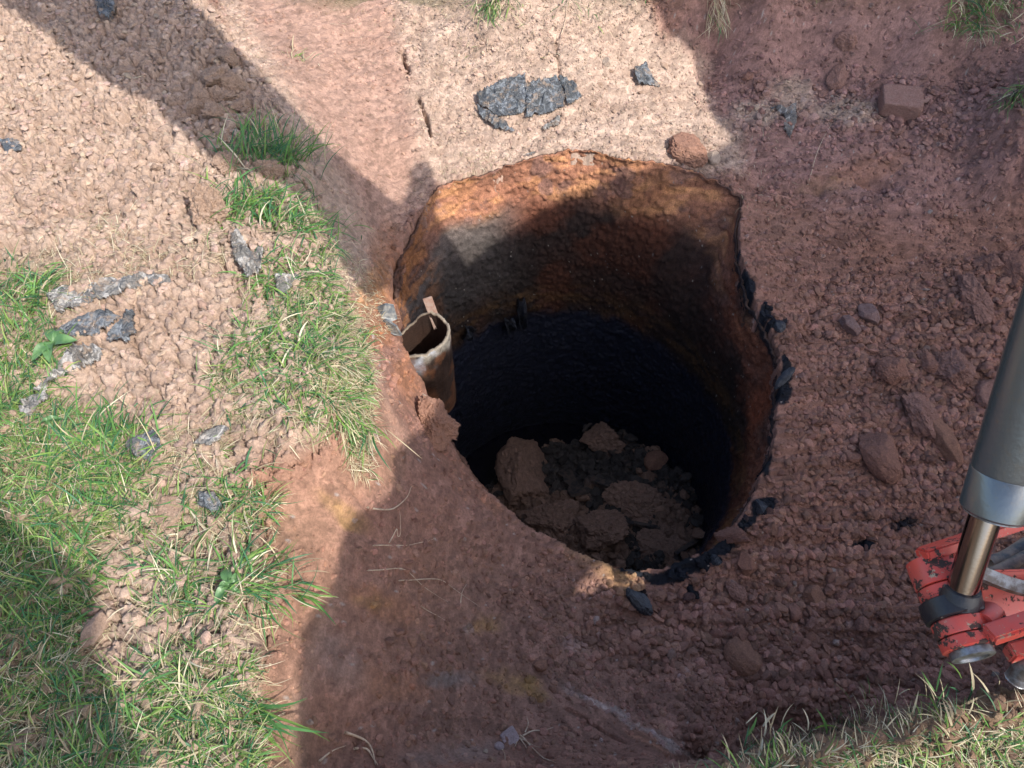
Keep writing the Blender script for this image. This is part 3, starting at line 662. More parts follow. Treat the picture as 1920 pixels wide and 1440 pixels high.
scatter([(1000,120),(1290,120),(1360,280),(1100,270),(900,260),(830,140)], 40, .008, .020, 'd', 'small sunlit clod on the far slope above the rusty rim', 'clods on the far slope', 5)

# crumbs nobody could count: one object per kind of ground, copies spread by geometry nodes
def crumb_mat():
    n = N('soil_crumb'); a = n.add('ShaderNodeAttribute', attribute_name='tint', attribute_type='INSTANCER').outputs['Color']; w = n.coords()
    n.L(n.mix(1.0, a, n.ramp(n.noise(w, 190, 4, .7), [(.3, .75), (.7, 1.25)]), 'MULTIPLY'), n.b.inputs['Base Color'])
    n.b.inputs['Roughness'].default_value = .93; set_spec(n, .2); n.bump(n.noise(w, 420, 4, .8), .8, .004); return n.m
M_CRUMB = crumb_mat()
PC = bpy.data.collections.new('crumb_shapes')
for k in range(8):
    v_, f_ = rock_verts(900+k*11, 2 if k > 4 else 1, 8, .22, (1, .85, .72), 0, .55, .95)
    me = bpy.data.meshes.new('crumb'); me.from_pydata([tuple(x) for x in v_], [], [tuple(int(i) for i in x) for x in f_]); me.materials.append(M_CRUMB)
    if k > 4: me.polygons.foreach_set('use_smooth', [True]*len(me.polygons)); me.set_sharp_from_angle(angle=math.radians(30))
    PC.objects.link(bpy.data.objects.new('crumb', me))
def spread(name, pts, size, tint, label, seed, flat=(.55, 1.0), tilt=.7):
    r = np.random.default_rng(seed); k = len(pts)
    me = bpy.data.meshes.new(name); me.vertices.add(k); me.vertices.foreach_set('co', pts.astype(np.float32).ravel())
    sc = size[:, None]*np.stack([r.uniform(.75, 1.25, k), r.uniform(.75, 1.25, k), r.uniform(flat[0], flat[1], k)], -1)
    ro = np.stack([r.uniform(-tilt, tilt, k), r.uniform(-tilt, tilt, k), r.uniform(0, 6.28, k)], -1)
    for an, dt, dv, ky in (('csize', 'FLOAT_VECTOR', sc, 'vector'), ('crot', 'FLOAT_VECTOR', ro, 'vector'), ('tint', 'FLOAT_COLOR', np.c_[np.clip(tint, 0, 1), np.ones(k)], 'color')):
        at = me.attributes.new(an, dt, 'POINT'); at.data.foreach_set(ky, dv.astype(np.float32).ravel())
    at = me.attributes.new('cidx', 'INT', 'POINT'); at.data.foreach_set('value', r.integers(0, 8, k).astype(np.int32))
    o = bpy.data.objects.new(name, me); link(o)
    g = bpy.data.node_groups.new(name, 'GeometryNodeTree'); g.interface.new_socket('Geometry', in_out='INPUT', socket_type='NodeSocketGeometry'); g.interface.new_socket('Geometry', in_out='OUTPUT', socket_type='NodeSocketGeometry')
    nn_ = g.nodes.new; gi, go = nn_('NodeGroupInput'), nn_('NodeGroupOutput'); ip = nn_('GeometryNodeInstanceOnPoints'); ci = nn_('GeometryNodeCollectionInfo')
    ci.inputs['Collection'].default_value = PC; ci.inputs['Separate Children'].default_value = True; ci.inputs['Reset Children'].default_value = True; ip.inputs['Pick Instance'].default_value = True
    def attr(nm, ty):
        q = nn_('GeometryNodeInputNamedAttribute'); q.data_type = ty; q.inputs['Name'].default_value = nm; return q.outputs['Attribute']
    L_ = g.links.new
    L_(gi.outputs[0], ip.inputs['Points']); L_(ci.outputs[0], ip.inputs['Instance']); L_(attr('cidx', 'INT'), ip.inputs['Instance Index'])
    e2r = nn_('FunctionNodeEulerToRotation'); L_(attr('crot', 'FLOAT_VECTOR'), e2r.inputs[0]); L_(e2r.outputs[0], ip.inputs['Rotation'])
    L_(attr('csize', 'FLOAT_VECTOR'), ip.inputs['Scale']); L_(ip.outputs[0], go.inputs[0])
    md = o.modifiers.new('spread', 'NODES'); md.node_group = g
    return tag(o, label, kind='stuff')
DRY_LIT = np.maximum(m_dry_lit, m_bank)
def heap_crumbs():
    r = np.random.default_rng(88); k = 5200; a_ = r.uniform(0, 6.283, k); q_ = .70*np.sqrt(r.random(k)); x = TCX+q_*np.cos(a_); y = TCY+q_*np.sin(a_); z = heap_h(x, y)
    m_ = z > FLOORZ-.005; x, y, z = x[m_], y[m_], z[m_]; n_ = len(x); s_ = .004+.034*r.random(n_)**3.2
    base = np.where((fbm(x, y, 6, 3, 91)+.35*sm(-.1, .4, y-TCY) > .12)[:, None], C(.055,.048,.044), C(.23,.145,.105))*r.uniform(.7, 1.3, (n_, 1))
    spread('rubble_crumbs', np.stack([x, y, z+s_*.2], -1), s_, base, 'wet crumbs and bits of rubble over the earth in the tank', 89)
heap_crumbs()
def crumbs_on(name, count, dens, smin, smax, pw, label, seed, flat=(.55, 1.0), tilt=.7, sink=.15, clump=.5, box=(-2.3, .2, 2.4, 3.6)):
    clump = .8; r = np.random.default_rng(seed); x = r.uniform(box[0], box[2], count); y = r.uniform(box[1], box[3], count)
    d = hsample(x, y, dens)*(1-clump+clump*2*(fbm(x, y, 11, 3, seed)*.5+.5)); rd = np.hypot(x-TCX, y-TCY)
    k = (r.random(count) < d) & (rd > rim_r(np.arctan2(y-TCY, x-TCX))+.008)
    x, y = x[k], y[k]; n_ = len(x); big_ = hsample(x, y, m_rubble)
    s_ = smin+(smax-smin)*r.random(n_)**pw*(.55+.45*big_+.3*(fbm(x, y, 7, 2, seed+5)))
    z = hsample(x, y)+s_*sink
    tv = .22 if 'soil_crumbs' == name else .13
    t = np.stack([hsample(x, y, col[..., c]) for c in range(3)], -1)*r.uniform(1-tv, 1+tv, (n_, 1))*r.uniform(.96, 1.04, (n_, 3))
    print(name, n_)
    return spread(name, np.stack([x, y, z], -1), s_, t, label, seed, flat, tilt)
moist_d = np.clip((1-DRY_LIT)*(1-.72*m_smooth), 0, 1)
crumbs_on('soil_crumbs', 240000, moist_d*(.65+.35*m_rubble), .0022, .0225, 4.6, 'loose crumbs of moist red soil over the pit floor', 21)
crumbs_on('dry_soil_crumbs', 120000, np.clip(DRY_LIT*(1-m_up)*(1-.95*m_smooth)*(1-.55*m_bank), 0, 1), .0032, .0130, 2.6, 'dry crumbs over the sunlit far slope', 22)
crumbs_on('cracked_soil_crust', 110000, m_up*(1-.5*m_turf)*(1-.9*m_smooth), .0026, .0270, 4.6, 'broken crust of dry soil on the spoil at the left', 23, (.55, .95), .4, .1, .8)

# ------------------------------------------------------------------ grass
def blade_mat():
    n = N('grass_blade'); a = n.add('ShaderNodeVertexColor', layer_name='tint').outputs[0]
    n.L(a, n.b.inputs['Base Color']); n.b.inputs['Roughness'].default_value = .5; set_spec(n, .35)
    tr = n.add('ShaderNodeBsdfTranslucent'); n.L(a, tr.inputs[0]); mx = n.add('ShaderNodeMixShader'); mx.inputs[0].default_value = .35
    out = n.t.nodes['Material Output']; n.L(n.b.outputs[0], mx.inputs[1]); n.L(tr.outputs[0], mx.inputs[2]); n.L(mx.outputs[0], out.inputs[0]); return n.m
M_GRASS = blade_mat()
GREENS = np.array([(.075,.195,.060),(.12,.26,.065),(.050,.150,.070),(.17,.29,.065),(.25,.32,.10)])
STRAW = np.array([(.54,.47,.31),(.46,.39,.25),(.64,.58,.42),(.36,.29,.19)])
def blades(root, L, wd, az, el, curl, tint, seg=5):
    """ribbons: root (k,3), length, width, azimuth of lean, elevation at the root, droop"""
    k = len(root); P = np.zeros((k, seg+1, 3)); P[:, 0] = root; e = el.copy(); a = az.copy()
    rr = np.random.default_rng(k+3); tw = rr.normal(0, .10, k)
    for i in range(seg):
        d = np.stack([np.cos(e)*np.cos(a), np.cos(e)*np.sin(a), np.sin(e)], -1)
        P[:, i+1] = P[:, i]+d*(L/seg)[:, None]; e = e-curl/seg; a = a+tw
    side = np.stack([-np.sin(az+rr.normal(0, .5, k)), np.cos(az), rr.normal(0, .35, k)], -1); side /= np.linalg.norm(side, axis=1)[:, None]
    prof = np.array([.55, .9, 1., .85, .55, .08])[:seg+1] if seg == 5 else np.array([.7, 1, .7, .08])
    A = P-side[:, None]*(wd[:, None]*prof[None])[..., None]/2; B = P+side[:, None]*(wd[:, None]*prof[None])[..., None]/2
    Vv = np.stack([A, B], 2).reshape(k, -1, 3); nv = (seg+1)*2
    f = np.array([(2*i, 2*i+1, 2*i+3, 2*i+2) for i in range(seg)])
    F = (f[None]+(np.arange(k)*nv)[:, None, None]).reshape(-1, 4)
    sh = np.linspace(.85, 1.12, seg+1)
    T = tint[:, None, :]*sh[None, :, None]; T = np.repeat(T, 2, 1)
    return Vv.reshape(-1, 3), F, T.reshape(-1, 3)
def seat(p, lo=-.0):
    z = hsample(p[:, 0], p[:, 1]); return np.stack([p[:, 0], p[:, 1], z+lo], -1)
def root_px(poly, count, r, zz=0.0, patch=0.0, seed=0):
    P = np.array(poly, float); px = r.uniform(P[:, 0].min(), P[:, 0].max(), count*4); py = r.uniform(P[:, 1].min(), P[:, 1].max(), count*4)
    m = inpoly(px, py, poly)
    if patch: m &= (fbm(px, py, .02, 3, 500+seed)*.5+.5+r.normal(0, .08, len(px))) > patch
    px, py = px[m][:count], py[m][:count]; z = np.full(px.shape, zz)
    for _ in range(8):
        d = FW[None]+RT[None]*((px-960)/FPX)[:, None]+DN[None]*((py-720)/FPX)[:, None]; p = CAM[None]+d*((z-CAMH)/d[:, 2])[:, None]
        z = .5*z+.5*hsample(p[:, 0], p[:, 1])
    return seat(p, -.003)
def turf(name, regs, label, seed):
    r = np.random.default_rng(seed); VV, FF, TT, off = [], [], [], 0
    for (poly, cnt, lmin, lmax, dry, lie, az0, azs, patch) in regs:
        p = root_px(poly, cnt, r, 0, patch, seed); k = len(p)
        isd = r.random(k) < dry
        L = (lmin+(lmax-lmin)*r.random(k)**1.6)*np.where(isd, .9, 1); wd = np.where(isd, r.uniform(.0012, .0026, k), .0015+.0032*r.random(k)**1.6)
        az = r.normal(az0, azs, k); el = np.clip(r.normal(np.where(isd, lie*.45, lie), .35, k), .03, 1.45); cu = (.2+2.3*r.random(k)**1.8)*np.where(isd, .8, 1)
        tn = np.where(isd[:, None], STRAW[r.integers(0, 4, k)], GREENS[r.integers(0, 5, k)])*r.uniform(.75, 1.25, (k, 1))
        v_, f_, t_ = blades(p, L, wd, az, el, cu, tn); VV.append(v_); FF.append(f_+off); TT.append(t_); off += len(v_)
    o = mesh_obj(name, np.vstack(VV), np.vstack(FF), M_GRASS, None, True, {'tint': np.clip(np.vstack(TT), 0, 1)})
    return tag(o, label, kind='stuff')
PI = math.pi
turf('grass', [
    ([(-120,760),(60,745),(240,800),(285,880),(230,960),(160,1000),(185,1090),(120,1200),(-120,1200)], 10500, .03, .11, .36, .5, .3, 1.6, .25),
    ([(-120,1180),(110,1190),(160,1250),(230,1440),(240,1520),(-120,1520)], 4200, .035, .10, .5, .5, .4, 1.5, .42),
    ([(-60,470),(90,520),(110,640),(60,760),(-60,780)], 1500, .04, .10, .35, .7, .5, 1.4, .3),
    ([(0,600),(110,640),(130,720),(0,790)], 700, .05, .10, .1, .6, .7, .8, 0),
    ([(230,940),(500,900),(520,1000),(500,1130),(420,1190),(240,1130)], 2300, .035, .09, .55, .5, .0, 1.8, .50),
    ([(220,1230),(460,1200),(480,1330),(470,1480),(230,1480),(190,1320)], 3400, .03, .10, .5, .5, .1, 1.6, .44),
    ([(430,640),(560,560),(680,620),(690,720),(660,800),(560,790),(430,780),(390,700)], 3400, .03, .09, .45, .5, -.3, 1.7, .44),
    ([(480,480),(600,460),(650,560),(640,660),(520,640),(450,560)], 1700, .03, .08, .45, .5, -.2, 1.6, .4),
    ([(1250,1490),(1400,1440),(1600,1395),(1920,1340),(2100,1310),(2100,1620),(1250,1620)], 13000, .020, .070, .72, .45, 1.0, 1.6, .1),
    ], 'green and straw coloured grass growing over the turf edges', 31)
turf('dry_grass', [
    ([(-120,760),(60,745),(240,800),(285,880),(260,960),(520,930),(500,1100),(500,1480),(-120,1520)], 5200, .02, .07, 1.0, .15, .5, 1.9, .25),
    ([(-60,470),(120,520),(110,760),(-60,780)], 700, .02, .08, 1.0, .15, .5, 1.9, .2),
    ([(400,620),(560,470),(680,560),(690,800),(560,830),(400,760)], 1800, .02, .07, 1.0, .2, -.3, 1.9, .3),
    ([(90,430),(200,400),(290,450),(420,430),(430,500),(300,520),(120,560),(40,540)], 1500, .04, .11, 1.0, .3, -.2, 1.6, .35),
    ([(560,560),(660,580),(700,700),(690,900),(650,880),(640,780),(560,700)], 2600, .025, .07, .92, .5, -.9, .9, .3),
    ([(250,820),(460,760),(540,800),(500,870),(300,900)], 1000, .04, .09, .9, .3, .1, 1.5, .4),
    ([(640,450),(680,500),(740,600),(710,640),(660,600),(620,500)], 900, .015, .045, 1, .4, -.6, 1.2, .3),
    ([(820,290),(920,270),(960,320),(880,350),(830,340)], 260, .02, .05, 1, .3, -1.2, 1, .3),
    ([(600,0),(1180,-10),(1200,60),(900,140),(640,120)], 420, .02, .06, .95, .4, -1, 1, .5),
    ([(0,150),(460,150),(460,420),(0,440)], 260, .02, .06, .95, .2, 0, 2, .45),
    ([(1380,230),(1500,230),(1480,420),(1380,400)], 160, .02, .06, 1, .2, 0, 2, .3),
    ], 'dry straw and dead roots lying over the soil', 32)
# far turf around the pit
rr = np.random.default_rng(77); k = 26000
xa = rr.uniform(-3.6, 3.6, k); ya = np.where(rr.random(k) < .75, 3.42+rr.random(k)**1.5*2.2, -.4+rr.random(k)*.65)
okk = (GREENB.sum() > 0) & (hsample(xa, ya) > -.06) & ~((xa < .45) & (ya < 3.3)) & ~((xa < -.2) & (ya < 3.9)); xa, ya = xa[okk], ya[okk]; k = len(xa)
isd = rr.random(k) < .35
v_, f_, t_ = blades(seat(np.stack([xa, ya], -1)), rr.uniform(.04, .1, k), rr.uniform(.002, .004, k), rr.uniform(0, 6.28, k), rr.uniform(.5, 1.3, k), rr.uniform(.3, 1.3, k), np.where(isd[:, None], STRAW[rr.integers(0, 4, k)], GREENS[rr.integers(0, 5, k)]))
tag(mesh_obj('lawn', v_, f_, M_GRASS, None, True, {'tint': t_}), 'grass of the level ground beyond the pit edge', kind='stuff')

def tuft(px, py, cnt, lmin, lmax, spread, az0, azs, el, label, dry=.15, seed=1, name='grass_tuft', curl=(.4, 1.5), wmul=1.0, group=None):
    r = np.random.default_rng(seed); c = hit(px, py)
    p = seat(np.stack([c[0]+r.normal(0, spread, cnt), c[1]+r.normal(0, spread*.8, cnt)], -1), -.004)
    p[:, 2] = np.maximum(p[:, 2], c[2]-.05)
    isd = r.random(cnt) < dry
    tn = np.where(isd[:, None], STRAW[r.integers(0, 4, cnt)], GREENS[r.integers(0, 4, cnt)])*r.uniform(.8, 1.25, (cnt, 1))
    v_, f_, t_ = blades(p-c, r.uniform(lmin, lmax, cnt), (.0018+.0036*r.random(cnt)**1.4)*wmul, r.normal(az0, azs, cnt), np.clip(r.normal(el, .3, cnt), .05, 1.5), r.uniform(*curl, cnt), tn)
    o = mesh_obj(name, v_, f_, M_GRASS, None, True, {'tint': np.clip(t_, 0, 1)}); o.location = c
    return tag(o, label, 'grass tuft', group)
tuft(500,290,330,.07,.19,.075,1.0,1.1,.8,'tall dark green tuft in the diagonal shadow of the boom',.08,101)
tuft(480,385,360,.06,.15,.07,-.2,1.6,.7,'bright sunlit green tuft right of the big dry clod',.08,102,wmul=1.1)
tuft(560,430,240,.05,.14,.06,.3,1.5,.6,'sunlit green tuft on the bank edge above the rusty gap',.15,103)
tuft(540,520,200,.05,.12,.06,-.3,1.6,.6,'thin green tuft between plastic scraps on the bank top',.2,104)
tuft(470,640,100,.05,.13,.05,.2,1.8,.6,'loose green tuft in the middle of the bank top',.25,105)
tuft(600,670,200,.05,.12,.045,-.9,1.2,.7,'yellow green tuft leaning over the bank edge beside the pipe',.3,106)
tuft(655,780,170,.06,.13,.03,-1.4,.5,.5,'yellow green tuft hanging down the bank face',.4,107)
tuft(180,830,260,.06,.13,.06,1.0,1.2,.8,'lush green tuft at the left under the plastic sheet',.1,108,wmul=1.1)
tuft(60,560,220,.06,.14,.05,.6,1.3,.7,'green tuft at the left edge beside the dry straw heap',.15,109)
tuft(440,930,90,.05,.12,.045,.4,1.8,.6,'small green tuft on bare soil above the leafy weed',.2,110)
tuft(470,1090,110,.06,.13,.04,.2,1.4,.6,'spreading tuft with long blades right of the leafy weed',.3,111)
tuft(350,1070,110,.05,.12,.05,2.2,1.1,.5,'combed over green tuft left of the leafy weed',.4,112)
tuft(330,1330,150,.05,.12,.06,.3,1.5,.8,'yellowish green tuft on the lower turf in sun',.3,113)
tuft(470,1330,16,.10,.17,.012,-.5,.25,.25,'few long blades reaching over the lower bank edge',0,114,curl=(.1, .5),wmul=1.5)
tuft(560,1110,26,.06,.11,.018,-.3,.3,.3,'pale blades fanning out over the bank edge',.3,115,curl=(.2, .7))
tuft(930,-4,200,.05,.11,.05,-1.5,.7,.3,'green tuft hanging over the far sunlit edge',.3,116,curl=(.6, 1.6))
tuft(1345,15,90,.07,.15,.03,-1.7,.3,.1,'straw pale tuft hanging down the far edge in the middle',.75,117,curl=(.6, 1.4),wmul=.8)
tuft(1835,12,460,.05,.15,.085,-1.6,.9,.3,'large grass tuft overhanging the far right edge',.35,118,curl=(.5, 1.6))
tuft(1915,170,110,.06,.13,.03,-2.2,.6,.4,'green tuft at the right edge of the picture beside the ledge',.2,119,curl=(.4, 1.4))
tuft(1080,0,22,.06,.10,.05,-1.5,.5,.3,'sparse blades over the far sunlit edge',.5,120)
tuft(560,110,26,.03,.08,.03,.5,1.5,.8,'sparse dry tuft on the scraped slope at the top',.5,121)
tuft(1480,1425,70,.03,.065,.05,1.4,.7,.7,'pale tuft on the near edge at the bottom',.7,122)
tuft(1800,1365,80,.03,.07,.06,1.7,.7,.7,'straw and green tuft on the near edge at the lower right',.6,123)
tuft(1415,1400,70,.02,.055,.03,1.5,.7,.7,'leftmost short pale tuft on the lip of the near edge',.75,124,wmul=.5,curl=(.2, 2.2))
tuft(1500,1382,90,.02,.06,.04,1.5,.7,.7,'dense straw tuft over the dark hollow at the near edge',.75,125,wmul=.5,curl=(.2, 2.2))
tuft(1585,1366,80,.02,.06,.035,1.5,.7,.7,'pale tuft standing between two others on the near edge',.7,126,wmul=.5,curl=(.2, 2.2))
tuft(1680,1352,90,.02,.065,.04,1.6,.7,.7,'thin mixed tuft on the near edge below the red linkage',.7,127,wmul=.5,curl=(.2, 2.2))
# leafy weed
def weed(px, py, label, leaves, seed, size=.05):
    r = np.random.default_rng(seed); c = hit(px, py); root = empty('leafy_weed', c); tag(root, label, 'weed')
    mt = flat_mat('weed_leaf', (.055,.125,.045), .42, 0, .45, (.085,.17,.06), 40, .3, 90)
    for i in range(leaves):
        L = size*r.uniform(.6, 1.3); w = L*.46; az = i*2.4+r.uniform(-.9, .9); vs = []; fs = []
        for a_ in range(9):
            t = a_/8; wd = w*math.sin(math.pi*min(1, t*.96+.03))**.8*.5; z = .012+.03*t*(1-t)*2-.012*t
            for b_ in (-1, -.5, 0, .5, 1): vs.append((t*L, b_*wd, z+abs(b_)*.006+.002*math.sin(9*t+b_*3)))
        for a_ in range(8):
            for b_ in range(4): k0 = a_*5+b_; fs.append((k0, k0+1, k0+6, k0+5))
        o = mesh_obj('leaf', np.array(vs), fs, mt, root); o.rotation_euler = (r.uniform(-.2, .2), r.uniform(-.35, .1), az); o.location = (0, 0, .01)
weed(438,1108, 'broad leaved green weed in the lower turf', 7, 3, .042)
weed(110,655, 'glossy broad leaved plant beside the torn plastic sheet', 5, 4, .055)
weed(100,805, 'small round leaved weed in the grass at the left', 5, 5, .03)

# ------------------------------------------------------------------ plastic sheeting
def plastic_mat(name, c, c2, rough=.33):
    n = N(name); w = n.coords()
    st = n.add('ShaderNodeTexNoise'); st.inputs['Scale'].default_value = 13; st.inputs['Detail'].default_value = 3; st.inputs['Distortion'].default_value = 1.0; n.L(w, st.inputs['Vector'])
    cc = n.mix(n.ramp(st.outputs['Fac'], [(.44, 0.), (.485, 1.), (.50, 1.), (.56, 0.)]), c, tuple(min(1, x*2.4) for x in c))  # pale streaks in the colour imitate sheen along the creases
    n.L(n.mix(n.ramp(n.noise(w, 26, 5, .7), [(.52, 0.), (.66, 1.)]), cc, c2), n.b.inputs['Base Color'])
    n.L(n.ramp(n.noise(w, 45, 4, .6), [(.35, float(rough-.12)), (.7, .75)]), n.b.inputs['Roughness']); set_spec(n, .6)
    n.b.inputs['Metallic'].default_value = .35
    vo = n.add('ShaderNodeTexVoronoi', feature='DISTANCE_TO_EDGE'); vo.inputs['Scale'].default_value = 42
    dn = n.add('ShaderNodeTexNoise'); dn.inputs['Scale'].default_value = 30; n.L(w, dn.inputs['Vector'])
    mm = n.add('ShaderNodeVectorMath', operation='MULTIPLY_ADD'); mm.inputs[1].default_value = (.06, .06, .06); n.L(dn.outputs['Color'], mm.inputs[0]); n.L(w, mm.inputs[2]); n.L(mm.outputs[0], vo.inputs['Vector'])
    ad = n.add('ShaderNodeMath', operation='ADD'); n.L(vo.outputs['Distance'], ad.inputs[0]); n.L(n.noise(w, 110, 4, .7), ad.inputs[1])
    n.bump(ad.outputs[0], 1.0, .012); return n.m
M_BLK = plastic_mat('black_polythene', (.10,.108,.118), (.33,.25,.19), .24); M_GRP = plastic_mat('dusty_polythene', (.21,.20,.19), (.34,.26,.20), .36)
M_BLUE = plastic_mat('tarred_polythene', (.010,.013,.022), (.03,.03,.035), .3)
def sheet(name, poly, label, mat, seed, lift=.012, fold=.016, cat='plastic sheet', step=.0032, fdir=.6, prev=None):
    W2 = np.array([hit(*p) for p in poly]); lo, hi = W2.min(0)-.02, W2.max(0)+.02; c = W2.mean(0)
    xs = np.arange(lo[0], hi[0], step); ys = np.arange(lo[1], hi[1], step); X, Y = np.meshgrid(xs, ys)
    d = polydist(X, Y, W2[:, :2])+.005*fbm(X, Y, 40, 3, seed)+.002*fbm(X, Y, 150, 2, seed+1)
    u = X*math.cos(fdir)+Y*math.sin(fdir); w = -X*math.sin(fdir)+Y*math.cos(fdir)
    rid = 1-np.abs(fbm(u*2.4+.3*fbm(X, Y, 10, 2, seed+4), w*.7, 13, 3, seed+2))*2.2; rid2 = 1-np.abs(fbm(X, Y, 30, 3, seed+3))*2
    Z = hsample(X, Y, GB)+.019+lift*.5+fold*.75*np.clip(rid, 0, 1)**3+fold*.25*np.clip(rid2, 0, 1)-.008*sm(.005, 0, d)
    ok = d > 0; J, I = np.mgrid[0:len(ys)-1, 0:len(xs)-1]; ix = J*len(xs)+I
    Q = np.stack([ix, ix+1, ix+1+len(xs), ix+len(xs)], -1).reshape(-1, 4); Q = Q[ok.ravel()[Q].all(1)]
    Vv = np.stack([X, Y, Z], -1).reshape(-1, 3); us = np.zeros(len(Vv), bool); us[Q.ravel()] = True; rm = np.cumsum(us)-1
    o = mesh_obj(name, Vv[us]-c, rm[Q], mat); o.location = c
    md = o.modifiers.new('thick', 'SOLIDIFY'); md.thickness = .0012
    return tag(o, label, cat)
sheet('plastic_sheet', [(893,185),(925,165),(955,152),(985,150),(990,205),(975,222),(930,225),(898,205)], 'shiny grey crumpled plastic, left piece of the patch on the far slope', M_BLK, 601, fold=.02)
sheet('plastic_sheet', [(985,165),(1040,152),(1060,175),(1058,205),(1030,222),(985,226)], 'shiny grey crumpled plastic, middle piece of the patch on the far slope', M_BLK, 602, fold=.02, fdir=1.8)
sheet('plastic_sheet', [(1042,150),(1075,165),(1092,190),(1062,208),(1055,180)], 'small shiny plastic piece at the right end of the far patch', M_BLK, 603, fold=.018)
sheet('plastic_sheet', [(893,205),(930,225),(965,250),(960,255),(925,245),(900,225)], 'narrow plastic fold under the left piece of the far patch', M_BLK, 604)
sheet('plastic_sheet', [(1015,245),(1050,222),(1050,240),(1020,252)], 'little grey scrap below the middle of the far patch', M_GRP, 605)
sheet('plastic_sheet', [(1185,140),(1210,125),(1225,150),(1240,168),(1215,165),(1195,172)], 'dark plastic scrap in crumbs right of the far patch', M_BLK, 606)
sheet('plastic_sheet', [(985,300),(1008,290),(1002,318),(985,325)], 'green grey scrap lying on the rusty far rim', M_GRP, 607, fold=.006)
sheet('plastic_sheet', [(1440,205),(1465,210),(1490,205),(1492,235),(1480,265),(1468,250),(1468,225)], 'twisted pale and black plastic scrap on the lit patch of the ledge', M_GRP, 608, fold=.025)
sheet('plastic_sheet', [(120,535),(160,535),(215,528),(320,520),(325,535),(260,552),(180,570),(110,590),(95,570)], 'long grey strip of dusty plastic at the top of the left group', M_GRP, 609, fold=.022, fdir=1.5)
sheet('plastic_sheet', [(75,640),(130,605),(200,592),(235,600),(195,635),(140,638)], 'dusty black plastic piece in the middle of the left group', M_BLK, 610, fold=.016)
sheet('plastic_sheet', [(205,630),(255,585),(262,630),(250,655),(225,662),(208,655)], 'glossy torn plastic corner at the right of the left group', M_BLK, 611, fold=.02)
sheet('plastic_sheet', [(120,690),(145,660),(210,668),(195,690),(130,715),(90,745),(60,750),(100,715)], 'curved folded plastic edge at the bottom of the left group', M_GRP, 612, fold=.026, fdir=.9)
sheet('plastic_sheet', [(40,760),(90,735),(100,750),(60,790),(45,785)], 'short torn plastic tail in grass under the left group', M_GRP, 613, fold=.02)
sheet('plastic_sheet', [(240,835),(300,815),(310,840),(285,870),(245,860)], 'crumpled black plastic in the grass near the turf bank', M_BLK, 614, fold=.022)
sheet('plastic_sheet', [(365,845),(420,808),(440,815),(400,845)], 'grey plastic flap sticking out of the dry grass', M_GRP, 615, fold=.02, lift=.03)
sheet('plastic_sheet', [(430,445),(450,440),(480,485),(500,470),(490,530),(468,535),(440,490)], 'grimy twisted plastic strip beside the sunlit tuft', M_GRP, 616, fold=.03)
sheet('plastic_sheet', [(520,530),(560,520),(570,540),(540,560),(520,555)], 'mauve grey plastic scrap on the bank top among grass', M_GRP, 617, fold=.015)
sheet('plastic_sheet', [(185,18),(215,8),(228,30),(210,48),(190,42)], 'blue grey rag of plastic at the top left in shade', M_BLK, 618, fold=.03)
sheet('plastic_sheet', [(5,275),(40,270),(46,282),(10,292)], 'small dark plastic bit at the left edge on cracked spoil', M_BLK, 619, fold=.01)
sheet('plastic_sheet', [(385,940),(410,930),(425,955),(400,970),(382,960)], 'blue grey plastic bit under grass on the lower turf', M_BLK, 620, fold=.02)

# hanging tarred rags on the tank wall
def rag(px, py, w, h, label, seed):
    a, b = cyl_hit(px, py, TR-.03); c = b; th = math.atan2(c[1]-TCY, c[0]-TCX)
    nu, nv = 9, 26; vs = []
    for j in range(nv):
        t = j/(nv-1)
        for i in range(nu):
            s = i/(nu-1)*2-1; ww = w*(.25+.75*math.sin(math.pi*min(1, .15+.8*t)))*(1+.2*math.sin(7*t+seed))
            f = .014*math.sin(3*s+5*t+seed)+.01*math.sin(9*s+seed*2+3*t)
            r_ = TR-.035-f-.012*math.sin(4*t); an = th+s*ww/2/TR
            vs.append((TCX+r_*math.cos(an)-c[0], TCY+r_*math.sin(an)-c[1], h*(.5-t)+.012*math.sin(s*8+seed)*t))
    fs = [(j*nu+i, j*nu+i+1, (j+1)*nu+i+1, (j+1)*nu+i) for j in range(nv-1) for i in range(nu-1)]
    o = mesh_obj('tarred_rag', np.array(vs), fs, M_BLUE); o.location = c
    md = o.modifiers.new('thick', 'SOLIDIFY'); md.thickness = .003
    tag(o, label, 'rag')
rag(978,590,.05,.21,'tall narrow tarred rag hanging on the far tank wall',1)
rag(955,612,.06,.11,'short wide tarred rag hanging left of the tall one',2)
rag(878,625,.07,.10,'dark tarred scrap on the wall right of the pipe',4)

# ------------------------------------------------------------------ broken pipe stub
def lathe(P0, P1, prof, seg=40, cap=True, col_=None, jit=None):
    P0, P1 = np.array(P0, float), np.array(P1, float); d = P1-P0; L = np.linalg.norm(d); d /= L
    a = np.cross(d, [0, 0, 1.0]); a = a/np.linalg.norm(a) if np.linalg.norm(a) > 1e-3 else np.array([1., 0, 0]); b = np.cross(d, a)
    vs = []; n_ = len(prof)
    for (t, r) in prof:
        for i in range(seg):
            w_ = 2*math.pi*i/seg; vs.append(P0+d*L*t+(a*math.cos(w_)+b*math.sin(w_))*r)
    fs = [(j*seg+i, j*seg+(i+1) % seg, (j+1)*seg+(i+1) % seg, (j+1)*seg+i) for j in range(n_-1) for i in range(seg)]
    if cap: fs.append(tuple(range(seg-1, -1, -1))); fs.append(tuple(range((n_-1)*seg, n_*seg)))
    return np.array(vs), fs
